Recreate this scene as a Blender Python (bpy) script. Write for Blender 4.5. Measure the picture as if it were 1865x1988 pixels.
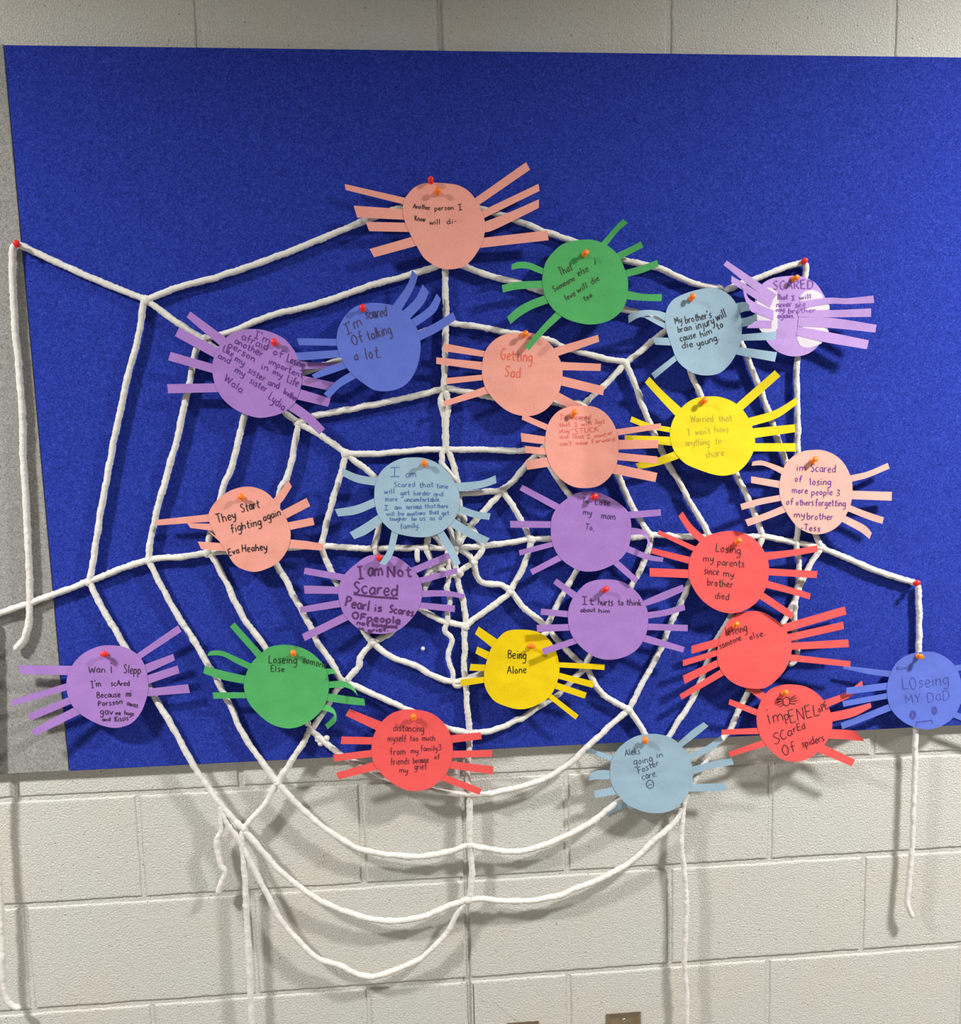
import bpy, math, random
from mathutils import Vector, Matrix, noise

C = bpy.context.scene.collection
scene = bpy.context.scene
for o in list(bpy.data.objects):
    bpy.data.objects.remove(o)

# ------------------------------------------------------------------ camera
FPX, W, H = 1800.0, 1865, 1988
CAM = Vector((-0.08546, -1.69316, 0.92194 + 0.8128))
ROT = (Matrix.Rotation(-0.07923, 3, 'Z') @ Matrix.Rotation(1.44983, 3, 'X') @ Matrix.Rotation(-0.0227, 3, 'Z'))
cam_data = bpy.data.cameras.new('camera')
cam_data.sensor_fit = 'HORIZONTAL'
cam_data.sensor_width = 36.0
cam_data.lens = FPX / W * 36.0
cam_data.clip_start = 0.05
cam = bpy.data.objects.new('camera', cam_data)
cam.matrix_world = Matrix.Translation(CAM) @ ROT.to_4x4()
C.objects.link(cam)
scene.camera = cam

# ------------------------------------------------------------------ light
scene.view_settings.view_transform = 'Standard'
scene.view_settings.look = 'None'
scene.view_settings.gamma = 1.0
scene.view_settings.use_curve_mapping = False
scene.view_settings.exposure = 0.0

world = bpy.data.worlds.new('room_air')
scene.world = world
world.use_nodes = True
bg = world.node_tree.nodes['Background']
bg.inputs['Color'].default_value = (1.0, 0.985, 0.96, 1)
bg.inputs['Strength'].default_value = 0.21

CEIL = 3.02


def ceiling_lamp(x, y, z, sx, sy, watts, spread=180):
    l = bpy.data.lights.new('ceiling_lamp', 'AREA')
    l.shape = 'RECTANGLE'
    l.size, l.size_y = sx, sy
    l.energy = watts
    l.color = (1.0, 0.985, 0.955)
    l.spread = math.radians(spread)
    o = bpy.data.objects.new('ceiling_lamp', l)
    o.location = (x, y, z)
    C.objects.link(o)
    return o


LAMP_D = 1.2
ceiling_lamp(-1.85, -LAMP_D, CEIL - 0.03, 0.32, 0.17, 92, 151)
ceiling_lamp(1.75, -1.12, CEIL - 0.03, 0.32, 0.17, 106, 150)

# ------------------------------------------------------------------ helpers
BD = 0.014          # thickness of the boards on the wall


def P(u, v, d):
    """the point of the vertical plane d metres in front of the wall seen at photo pixel (u, v)"""
    r = ROT @ Vector(((u - W / 2) / FPX, -(v - H / 2) / FPX, -1.0))
    t = (-d - CAM.y) / r.y
    return CAM + r * t


def link(name, verts, faces, mat, parent=None, smooth=True, flat_from=None):
    me = bpy.data.meshes.new(name)
    me.from_pydata([tuple(v) for v in verts], [], faces)
    me.update()
    if mat:
        me.materials.append(mat)
    if smooth:
        for i, p in enumerate(me.polygons):
            p.use_smooth = flat_from is None or i < flat_from
    o = bpy.data.objects.new(name, me)
    C.objects.link(o)
    if parent:
        o.parent = parent
        o.matrix_parent_inverse = parent.matrix_world.inverted()
    return o


def tag(o, label=None, cat=None, group=None, kind=None):
    if label: o['label'] = label
    if cat: o['category'] = cat
    if group: o['group'] = group
    if kind: o['kind'] = kind
    return o


def empty(name, loc):
    o = bpy.data.objects.new(name, None)
    o.empty_display_size = 0.02
    o.location = loc
    o.matrix_world = Matrix.Translation(loc)
    C.objects.link(o)
    return o


def cr(pts, n, closed=False):
    """Catmull-Rom through pts, resampled to n points evenly by length"""
    pts = [Vector(p) for p in pts]
    m = len(pts)
    if m == 2 and not closed:
        return [pts[0].lerp(pts[1], i / (n - 1)) for i in range(n)]
    out = []
    segs = m if closed else m - 1
    for i in range(segs):
        if closed:
            a, b, c, d = pts[i - 1], pts[i], pts[(i + 1) % m], pts[(i + 2) % m]
        else:
            b, c = pts[i], pts[i + 1]
            a = pts[i - 1] if i else b * 2 - c
            d = pts[i + 2] if i + 2 < m else c * 2 - b
        for k in range(8):
            t = k / 8
            out.append(0.5 * ((2 * b) + (c - a) * t + (2 * a - 5 * b + 4 * c - d) * t * t + (3 * b - a - 3 * c + d) * t ** 3))
    out.append(pts[0] if closed else pts[-1])
    L = [0]
    for i in range(1, len(out)):
        L.append(L[-1] + (out[i] - out[i - 1]).length)
    res, j = [], 0
    cnt = n if closed else n - 1
    for i in range(n):
        s = L[-1] * i / cnt
        while j < len(L) - 2 and L[j + 1] < s:
            j += 1
        f = (s - L[j]) / max(L[j + 1] - L[j], 1e-9)
        res.append(out[j].lerp(out[j + 1], min(max(f, 0), 1)))
    return res


# ------------------------------------------------------------------ materials
def lin(c):
    return tuple(((x / 255) / 12.92 if x / 255 < 0.04045 else ((x / 255 + 0.055) / 1.055) ** 2.4) for x in c) + (1,)


def new_mat(name):
    m = bpy.data.materials.new(name)
    m.use_nodes = True
    nt = m.node_tree
    return m, nt, nt.nodes, nt.links, nt.nodes['Principled BSDF']


def noise_node(nt, scale, detail=3, rough=0.55, dist=0.0, vec=None):
    n = nt.nodes.new('ShaderNodeTexNoise')
    n.inputs['Scale'].default_value = scale
    n.inputs['Detail'].default_value = detail
    n.inputs['Roughness'].default_value = rough
    n.inputs['Distortion'].default_value = dist
    nt.links.new(vec, n.inputs['Vector'])
    return n


def coords(nt):
    g = nt.nodes.new('ShaderNodeNewGeometry')
    return g.outputs['Position']


def ramp(nt, src, stops):
    r = nt.nodes.new('ShaderNodeValToRGB')
    e = r.color_ramp.elements
    while len(e) < len(stops):
        e.new(0.5)
    for i, (p, c) in enumerate(stops):
        e[i].position = p
        e[i].color = c
    nt.links.new(src, r.inputs['Fac'])
    return r


def bump(nt, src, bsdf, strength, dist, prev=None):
    b = nt.nodes.new('ShaderNodeBump')
    b.inputs['Strength'].default_value = strength
    b.inputs['Distance'].default_value = dist
    nt.links.new(src, b.inputs['Height'])
    if prev: nt.links.new(prev.outputs['Normal'], b.inputs['Normal'])
    nt.links.new(b.outputs['Normal'], bsdf.inputs['Normal'])
    return b


def paper_mat(name, col, trans=0.12):
    m, nt, N, L, b = new_mat(name)
    pos = coords(nt)
    n1 = noise_node(nt, 520, 3, 0.65, 0.3, pos)
    n2 = noise_node(nt, 25, 3, 0.5, 0.3, pos)
    mx = N.new('ShaderNodeMix'); mx.data_type = 'FLOAT'
    mx.inputs['Factor'].default_value = 0.35
    L.new(n1.outputs['Fac'], mx.inputs['A']); L.new(n2.outputs['Fac'], mx.inputs['B'])
    c = lin(col)
    k1 = tuple(x * 0.84 for x in c[:3]) + (1,)
    k2 = tuple(min(x * 1.10, 1) for x in c[:3]) + (1,)
    r = ramp(nt, mx.outputs['Result'], [(0.3, k1), (0.7, k2)])
    L.new(r.outputs['Color'], b.inputs['Base Color'])
    b.inputs['Roughness'].default_value = 0.8
    b.inputs['Specular IOR Level'].default_value = 0.25
    bump(nt, n1.outputs['Fac'], b, 0.25, 0.0006)
    t = N.new('ShaderNodeBsdfTranslucent')
    L.new(r.outputs['Color'], t.inputs['Color'])
    ms = N.new('ShaderNodeMixShader')
    ms.inputs['Fac'].default_value = trans
    L.new(b.outputs['BSDF'], ms.inputs[1]); L.new(t.outputs['BSDF'], ms.inputs[2])
    L.new(ms.outputs['Shader'], N['Material Output'].inputs['Surface'])
    return m


def ink_mat(name, col):
    m, nt, N, L, b = new_mat(name)
    pos = coords(nt)
    n1 = noise_node(nt, 400, 2, 0.6, 0, pos)
    c = lin(col)
    r = ramp(nt, n1.outputs['Fac'], [(0.35, c), (0.75, tuple(min(x * 1.5 + 0.015, 1) for x in c[:3]) + (1,))])
    L.new(r.outputs['Color'], b.inputs['Base Color'])
    b.inputs['Roughness'].default_value = 0.6
    return m


def plastic_mat(name, col):
    m, nt, N, L, b = new_mat(name)
    pos = coords(nt)
    n1 = noise_node(nt, 120, 2, 0.5, 0, pos)
    c = lin(col)
    r = ramp(nt, n1.outputs['Fac'], [(0.3, tuple(x * 0.92 for x in c[:3]) + (1,)), (0.7, c)])
    L.new(r.outputs['Color'], b.inputs['Base Color'])
    b.inputs['Roughness'].default_value = 0.38
    b.inputs['Subsurface Weight'].default_value = 0.35
    b.inputs['Subsurface Radius'].default_value = (0.004, 0.002, 0.001)
    return m


def felt_mat(name, dark, mid, light, scale, sheen, sheen_col=(0.5, 0.6, 1, 1)):
    m, nt, N, L, b = new_mat(name)
    pos = coords(nt)
    n1 = noise_node(nt, scale, 5, 0.72, 1.8, pos)
    n2 = noise_node(nt, scale * 0.22, 3, 0.6, 2.5, pos)
    mx = N.new('ShaderNodeMix'); mx.data_type = 'FLOAT'
    mx.inputs['Factor'].default_value = 0.2
    L.new(n1.outputs['Fac'], mx.inputs['A']); L.new(n2.outputs['Fac'], mx.inputs['B'])
    r = ramp(nt, mx.outputs['Result'], [(0.37, lin(dark)), (0.5, lin(mid)), (0.64, lin(light))])
    L.new(r.outputs['Color'], b.inputs['Base Color'])
    b.inputs['Roughness'].default_value = 0.95
    b.inputs['Specular IOR Level'].default_value = 0.1
    b.inputs['Sheen Weight'].default_value = sheen
    b.inputs['Sheen Roughness'].default_value = 0.6
    b.inputs['Sheen Tint'].default_value = sheen_col
    bump(nt, n1.outputs['Fac'], b, 0.5, 0.0015)
    return m


def wall_mat(name, col):
    m, nt, N, L, b = new_mat(name)
    pos = coords(nt)
    n1 = noise_node(nt, 300, 4, 0.6, 0.5, pos)
    n2 = noise_node(nt, 70, 2, 0.5, 0.2, pos)
    n3 = noise_node(nt, 5, 2, 0.5, 0.0, pos)
    v = N.new('ShaderNodeTexVoronoi')
    v.inputs['Scale'].default_value = 85
    L.new(pos, v.inputs['Vector'])
    c = lin(col)
    warm = (min(c[0] * 1.03, 1), c[1] * 0.985, c[2] * 0.95, 1)
    r = ramp(nt, n3.outputs['Fac'], [(0.35, c), (0.65, warm)])
    L.new(r.outputs['Color'], b.inputs['Base Color'])
    b.inputs['Roughness'].default_value = 0.5
    b.inputs['Specular IOR Level'].default_value = 0.35
    # small pits where the voronoi cells are close to their point and the coarse noise is low
    pit = N.new('ShaderNodeMapRange')
    pit.inputs['From Min'].default_value = 0.0
    pit.inputs['From Max'].default_value = 0.16
    L.new(v.outputs['Distance'], pit.inputs['Value'])
    gate = N.new('ShaderNodeMapRange')
    gate.inputs['From Min'].default_value = 0.52
    gate.inputs['From Max'].default_value = 0.60
    L.new(n2.outputs['Fac'], gate.inputs['Value'])
    inv = N.new('ShaderNodeMath'); inv.operation = 'SUBTRACT'; inv.inputs[0].default_value = 1
    L.new(pit.outputs['Result'], inv.inputs[1])
    mul = N.new('ShaderNodeMath'); mul.operation = 'MULTIPLY'
    L.new(inv.outputs[0], mul.inputs[0]); L.new(gate.outputs['Result'], mul.inputs[1])
    sub = N.new('ShaderNodeMath'); sub.operation = 'SUBTRACT'
    L.new(n1.outputs['Fac'], sub.inputs[0]); L.new(mul.outputs[0], sub.inputs[1])
    b1 = bump(nt, n2.outputs['Fac'], b, 0.15, 0.004)
    bump(nt, sub.outputs[0], b, 1.0, 0.0042, b1)
    return m


def yarn_mat():
    m, nt, N, L, b = new_mat('white_chenille')
    pos = coords(nt)
    n1 = noise_node(nt, 500, 4, 0.7, 1.0, pos)
    n2 = noise_node(nt, 60, 2, 0.5, 0.0, pos)
    r = ramp(nt, n2.outputs['Fac'], [(0.35, lin((233, 229, 221))), (0.7, lin((244, 241, 234)))])
    L.new(r.outputs['Color'], b.inputs['Base Color'])
    b.inputs['Roughness'].default_value = 1.0
    b.inputs['Specular IOR Level'].default_value = 0.05
    b.inputs['Sheen Weight'].default_value = 0.3
    bump(nt, n1.outputs['Fac'], b, 0.8, 0.002)
    return m


def metal_mat(name, col, rough):
    m, nt, N, L, b = new_mat(name)
    pos = coords(nt)
    n1 = noise_node(nt, 40, 3, 0.6, 0.5, pos)
    c = lin(col)
    r = ramp(nt, n1.outputs['Fac'], [(0.3, tuple(x * 0.75 for x in c[:3]) + (1,)), (0.7, c)])
    L.new(r.outputs['Color'], b.inputs['Base Color'])
    b.inputs['Metallic'].default_value = 1.0
    b.inputs['Roughness'].default_value = rough
    return m


def plain_mat(name, col, rough=0.8):
    m, nt, N, L, b = new_mat(name)
    n1 = noise_node(nt, 12, 3, 0.6, 0, coords(nt))
    c = lin(col)
    r = ramp(nt, n1.outputs['Fac'], [(0.3, tuple(x * 0.93 for x in c[:3]) + (1,)), (0.7, c)])
    L.new(r.outputs['Color'], b.inputs['Base Color'])
    b.inputs['Roughness'].default_value = rough
    return m


M_WALL = wall_mat('painted_block', (217, 217, 210))
M_BLUE = felt_mat('blue_felt', (13, 21, 92), (32, 50, 156), (68, 92, 205), 420, 0.08)
M_GREY = felt_mat('grey_felt', (88, 88, 86), (148, 147, 143), (206, 204, 198), 560, 0.05, (1, 1, 1, 1))
M_EDGE = plain_mat('board_edge', (190, 190, 190), 0.8)
M_YARN = yarn_mat()
M_PIN = {'red': plastic_mat('red_plastic', (240, 38, 34)), 'orange': plastic_mat('orange_plastic', (255, 128, 16))}
M_STEEL = metal_mat('pin_steel', (200, 200, 200), 0.3)
M_PLATE = metal_mat('plate_steel', (168, 150, 124), 0.38)
M_BLACK = plain_mat('black_plastic', (30, 28, 26), 0.5)
M_GLUE = plain_mat('dried_glue', (222, 214, 222), 0.35)
PAPER = {
    'salmon': paper_mat('salmon_paper', (250, 170, 154)),
    'pink': paper_mat('pale_pink_paper', (252, 186, 173)),
    'coral': paper_mat('coral_paper', (255, 96, 94)),
    'purple': paper_mat('purple_paper', (174, 130, 206)),
    'lilac': paper_mat('lilac_paper', (196, 160, 224)),
    'blue': paper_mat('blue_paper', (101, 122, 218)),
    'grey': paper_mat('grey_blue_paper', (164, 194, 213)),
    'yellow': paper_mat('yellow_paper', (252, 226, 40)),
    'gold': paper_mat('deep_yellow_paper', (247, 213, 8)),
    'green': paper_mat('green_paper', (84, 178, 102)),
}

# ------------------------------------------------------------------ the wall
ZL = 0.8128


def course_z(k, x):
    if k == 1: return ZL + 0.2070 - 0.0049 * x
    if k == 0: return ZL + 0.0008 - 0.0030 * x
    if k == -1: return ZL - 0.2082 + 0.0002 * x
    if k > 1: return ZL + 0.2070 + (k - 1) * 0.2032 - 0.003 * x
    return ZL - 0.2082 + (k + 1) * 0.2032


def joints(k):
    a = {-.602: 0, -.191: 0, .2025: 0, .609: 0}
    if k in (0, -2): base = [-.602, -.191, 0.0047, .2025, .609]
    elif k == -1: base = [-.820, -.4025, 0.0047, .407, .8033]
    elif k % 2 == 0: base = [-.6096, -.2032, 0.0, .2032, .6096]
    else: base = [-.8170, -.4118, -0.002, .4020, .8150]
    lo, hi = base[0], base[-1]
    while lo > -2.7: lo -= 0.4064; base.insert(0, lo)
    while hi < 3.1: hi += 0.4064; base.append(hi)
    return base


def build_wall():
    rnd = random.Random(4)
    V, F = [], []
    J = 0.0052          # half a joint

    def jit(x, z, s): return noise.noise(Vector((x * 60 + s, z * 60, s))) * 0.0011 + noise.noise(Vector((x * 14 + s, z * 14, s))) * 0.0010

    for k in range(-4, 11):
        js = joints(k)
        for x0, x1 in zip(js, js[1:]):
            a, b = x0 + J, x1 - J
            detailed = -1.3 < x0 < 1.3
            nx, nz = (60, 30) if detailed else (4, 2)
            loop = []
            for i in range(nx):
                x = a + (b - a) * i / nx; loop.append((x, course_z(k, x) + J, 0, 1))
            for i in range(nz):
                z = i / nz; loop.append((b, (course_z(k, b) + J) * (1 - z) + (course_z(k + 1, b) - J) * z, -1, 0))
            for i in range(nx):
                x = b + (a - b) * i / nx; loop.append((x, course_z(k + 1, x) - J, 0, -1))
            for i in range(nz):
                z = i / nz; loop.append((a, (course_z(k + 1, a) - J) * (1 - z) + (course_z(k, a) + J) * z, 1, 0))
            n = len(loop); cx = (a + b) / 2; cz = (course_z(k, cx) + course_z(k + 1, cx)) / 2
            off = len(V)
            for ring, (ins, y) in enumerate([(-0.001, 0.0032), (0.0004, 0.0012), (0.0020, 0.00025), (0.0042, 0.0)]):
                for (x, z, ix, iz) in loop:
                    q = jit(x, z, k) if detailed else 0
                    fx = 1 if x < cx else -1
                    fz = 1 if z < cz else -1
                    V.append((x + (ins + q) * (ix if ix else (fx if abs(x - a) < 1e-6 or abs(x - b) < 1e-6 else 0)), y,
                              z + (ins + q) * (iz if iz else (fz if abs(z - course_z(k, x) - J) < 1e-6 or abs(z - course_z(k + 1, x) + J) < 1e-6 else 0))))
            for r in range(3):
                for i in range(n):
                    i2 = (i + 1) % n
                    F.append((off + r * n + i, off + r * n + i2, off + (r + 1) * n + i2, off + (r + 1) * n + i))
            F.append(tuple(off + 3 * n + i for i in range(n)))
    # mortar bed behind the blocks, with a deep open control joint near x = 0
    def quad(xa, xb, y):
        o = len(V)
        V.extend([(xa, y, -0.02), (xb, y, -0.02), (xb, y, CEIL + 0.02), (xa, y, CEIL + 0.02)])
        F.append((o, o + 1, o + 2, o + 3))
    quad(-3.2, -0.0065, 0.0026); quad(0.0085, 3.6, 0.0026)
    quad(-0.0065, 0.0085, 0.0045)
    o = len(V)
    V.extend([(-3.2, 0.2, -0.02), (3.6, 0.2, -0.02), (3.6, 0.2, CEIL + .02), (-3.2, 0.2, CEIL + .02)])
    F.append((o + 3, o + 2, o + 1, o))
    w = link('wall_back', V, F, M_WALL, smooth=False)
    tag(w, 'cream painted concrete block wall behind the boards', 'wall', kind='structure')


build_wall()


def slab(name, x0, x1, y0, y1, z0, z1, mat):
    v = [(x, y, z) for x in (x0, x1) for y in (y0, y1) for z in (z0, z1)]
    f = [(0, 1, 3, 2), (4, 6, 7, 5), (0, 4, 5, 1), (2, 3, 7, 6), (0, 2, 6, 4), (1, 5, 7, 3)]
    return link(name, v, f, mat, smooth=False)


tag(slab('floor', -3.2, 3.6, -4.5, 0.2, -0.1, 0.0, plain_mat('floor_tile', (150, 146, 138), 0.5)), 'plain vinyl floor', 'floor', kind='structure')
tag(slab('ceiling', -3.2, 3.6, -4.5, 0.2, CEIL, CEIL + 0.1, plain_mat('ceiling_white', (226, 224, 218), 0.9)), 'white ceiling', 'ceiling', kind='structure')


# ------------------------------------------------------------------ the two boards
def board(name, corners, mat, label):
    """corners: front face, counter-clockwise from bottom left, as points on the front plane"""
    root = empty(name, Vector((corners[0].x, -BD / 2, corners[0].z)))
    tag(root, label, 'bulletin board')
    def prism(nm, pts, y0, y1, m, bev):
        n = len(pts)
        c = sum((Vector(p) for p in pts), Vector()) / n
        V, F = [], []
        for y, ins in ((y1, 0), (y0 + bev, 0), (y0 + bev * .3, bev * .3), (y0, bev)):
            for p in pts:
                s = Vector((math.copysign(ins, c.x - p[0]), 0, math.copysign(ins, c.z - p[2])))
                V.append((p[0] + s.x, y, p[2] + s.z))
        for r in range(3):
            for i in range(n):
                F.append((r * n + i, r * n + (i + 1) % n, (r + 1) * n + (i + 1) % n, (r + 1) * n + i))
        F.append(tuple(3 * n + i for i in range(n)))
        F.append(tuple(reversed(range(n))))
        return link(nm, V, F, m, root, smooth=False)
    prism('backing_panel', corners, -0.0115, -0.0005, M_EDGE, 0.0002)
    prism('felt_cover', corners, -BD, -0.0115, mat, 0.0012)
    return root


bl, tl = P(135, 1497, BD), P(8, 87, BD)
sl_b = (P(1865, 1408, BD).z - bl.z) / (P(1865, 1408, BD).x - bl.x)
sl_t = (P(1865, 111, BD).z - tl.z) / (P(1865, 111, BD).x - tl.x)
XR = 1.712
board('blue_bulletin_board', [bl, Vector((XR, -BD, bl.z + sl_b * (XR - bl.x))), Vector((XR, -BD, tl.z + sl_t * (XR - tl.x))), tl],
      M_BLUE, 'royal blue felt bulletin board carrying the yarn web and paper spiders')
g = 0.0015
XL = -1.95
board('grey_bulletin_board', [Vector((XL, -BD, bl.z + .004)), bl + Vector((-g, 0, .0005)), tl + Vector((-g, 0, 0.001)), Vector((XL, -BD, tl.z + .006))],
      M_GREY, 'speckled grey felt bulletin board butted against the left edge of the blue one')


# ------------------------------------------------------------------ wall plates at the foot of the photo
def wall_plate(name, u0, u1, vtop, label, h=0.115):
    a, b = P(u0, vtop + 2, 0.004), P(u1, vtop, 0.004)
    x0, x1, z1 = a.x, b.x, (a.z + b.z) / 2
    z0 = z1 - h
    root = empty(name, Vector(((x0 + x1) / 2, 0, z0)))
    tag(root, label, 'wall plate')
    V, F = [], []
    for y, i in ((-0.0003, 0), (-0.002, 0), (-0.0052, 0.006), (-0.0055, 0.009)):
        V += [(x0 + i, y, z0 + i), (x1 - i, y, z0 + i), (x1 - i, y, z1 - i), (x0 + i, y, z1 - i)]
    for r in range(3):
        for i in range(4):
            F.append((r * 4 + i, r * 4 + (i + 1) % 4, r * 4 + 4 + (i + 1) % 4, r * 4 + 4 + i))
    F.append((12, 13, 14, 15)); F.append((3, 2, 1, 0))
    link('plate', V, F, M_PLATE, root, smooth=False)
    cx = (x0 + x1) / 2
    for zz in (z1 - 0.0125, z0 + 0.0125):
        V, F = [], []
        for r_, y in ((0.0042, -0.0054), (0.0042, -0.0064), (0.003, -0.0073), (0.0, -0.0075)):
            for i in range(16):
                t = i * math.tau / 16
                V.append((cx + r_ * math.cos(t), y, zz + r_ * math.sin(t)))
        for r_ in range(3):
            for i in range(16):
                F.append((r_ * 16 + i, r_ * 16 + (i + 1) % 16, r_ * 16 + 16 + (i + 1) % 16, r_ * 16 + 16 + i))
        s = link('screw', V, F, M_STEEL, root)
        link('slot', [(cx - .003, -.0077, zz - .0005), (cx + .003, -.0077, zz - .0005), (cx + .003, -.0077, zz + .0005), (cx - .003, -.0077, zz + .0005)], [(0, 1, 2, 3)], M_BLACK, s, smooth=False)
    # the toggle in the middle of the plate
    zc = (z0 + z1) / 2
    V = [(cx - .005, -.0055, zc - .012), (cx + .005, -.0055, zc - .012), (cx + .005, -.0055, zc + .012), (cx - .005, -.0055, zc + .012),
         (cx - .004, -.013, zc - .002), (cx + .004, -.013, zc - .002), (cx + .004, -.0145, zc + .005), (cx - .004, -.0145, zc + .005)]
    link('toggle', V, [(0, 1, 5, 4), (1, 2, 6, 5), (2, 3, 7, 6), (3, 0, 4, 7), (4, 5, 6, 7)], M_BLACK, root, smooth=False)


wall_plate('wall_plate', 1177, 1244, 1967.5, 'bronze coloured metal wall plate with a screw low on the block wall')
wall_plate('wall_plate', 984, 1046, 1985.5, 'metal wall plate whose top edge just shows at the foot of the photo', h=0.11)

# ------------------------------------------------------------------ the yarn web
YD = 0.0095         # how far the middle of a yarn stands off the boards
YR = 0.0060


KNOTS = [(284, 583), (397, 658), (578, 821), (671, 881), (172, 1130), (288, 1088), (403, 1073), (727, 1062), (827, 1063), (1031, 1048), (1262, 1040), (1480, 1041),
         (1594, 1063), (1214, 705), (975, 952), (1396, 562), (865, 872), (862, 755), (723, 1247), (602, 1417), (538, 1520), (903, 1216), (990, 1149), (1136, 1297),
         (1220, 1378), (911, 1423), (911, 1641), (908, 1747), (473, 1608), (845, 1102), (885, 1062), (919, 1092), (664, 1322), (891, 1113)]


def sharpen(px):
    """keep the yarn straight up to a knot: two helper points close before and after it"""
    out = []
    for i, p in enumerate(px):
        near = 0 < i < len(px) - 1 and any(abs(p[0] - k[0]) < 9 and abs(p[1] - k[1]) < 9 for k in KNOTS)
        def step(q):
            L = math.hypot(q[0] - p[0], q[1] - p[1])
            f = min(11 / L, .45)
            return tuple([p[0] + (q[0] - p[0]) * f, p[1] + (q[1] - p[1]) * f] + ([p[2]] if len(p) > 2 else []))
        if near: out.append(step(px[i - 1]))
        out.append(p)
        if near: out.append(step(px[i + 1]))
    return out


def yarn(name, px, parent, d=YD, r=YR, seed=0, d_end=None):
    """a fuzzy yarn along photo pixels px (u, v) hung d in front of the boards; a third number changes d at that point (mm)"""
    pts = []
    px = sharpen(px)
    for i, p in enumerate(px):
        dd = d + (p[2] * 0.001 if len(p) > 2 else 0)
        if d_end is not None: dd = d + (d_end - d) * i / (len(px) - 1)
        pts.append(P(p[0], p[1], BD + dd))
    L = sum((pts[i + 1] - pts[i]).length for i in range(len(pts) - 1))
    n = max(6, int(L / 0.0024))
    path = cr(pts, n)
    K = 10
    V, F = [], []
    side = Vector((0, 1, 0))
    for i, p in enumerate(path):
        q = path[min(i + 1, n - 1)] - path[max(i - 1, 0)]
        q.normalize()
        a = q.cross(side).normalized()
        b = a.cross(q).normalized()
        s = i * 0.0024
        wob = Vector((noise.noise(Vector((s * 45, seed, 0))), 0.5 * noise.noise(Vector((s * 45, seed, 9))), noise.noise(Vector((s * 45, seed, 5))))) * 0.0013
        if i in (0, n - 1): wob *= 0
        e = min(i, n - 1 - i)
        taper = (0.45, 0.85, 1.0)[min(e, 2)]
        thick = 1 + 0.16 * noise.noise(Vector((s * 55, seed * 1.7, 3))) + 0.08 * noise.noise(Vector((s * 170, seed, 7)))
        for k in range(K):
            t = k * math.tau / K
            bumpy = 1 + 0.20 * noise.noise(Vector((s * 240, k * 1.1, seed))) + 0.03 * math.sin(t * 2 + s * 700)
            V.append(p + wob + (a * math.cos(t) + b * math.sin(t)) * r * taper * thick * bumpy)
    for i in range(n - 1):
        for k in range(K):
            k2 = (k + 1) % K
            F.append((i * K + k, i * K + k2, (i + 1) * K + k2, (i + 1) * K + k))
    F.append(tuple(reversed(range(K))))
    F.append(tuple((n - 1) * K + k for k in range(K)))
    return link(name, V, F, M_YARN, parent)


def knot(px, parent, seed, r=0.0083):
    c = P(px[0], px[1], BD + YD + 0.001)
    V, F = [], []
    nu, nv = 14, 9
    for j in range(nv + 1):
        ph = math.pi * j / nv
        for i in range(nu):
            t = i * math.tau / nu
            d = Vector((math.sin(ph) * math.cos(t), 0.8 * math.sin(ph) * math.sin(t), math.cos(ph)))
            V.append(c + d * r * (1 + 0.22 * noise.noise(d * 2.2 + Vector((seed, 0, 0))) + 0.10 * noise.noise(d * 6 + Vector((0, seed, 0)))))
    for j in range(nv):
        for i in range(nu):
            F.append((j * nu + i, (j + 1) * nu + i, (j + 1) * nu + (i + 1) % nu, j * nu + (i + 1) % nu))
    return link('knot', V, F, M_YARN, parent)


web = empty('spider_web', P(888, 1063, BD))
tag(web, 'large spider web of fuzzy white yarn strung across the blue board and down the wall', 'spider web')

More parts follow.
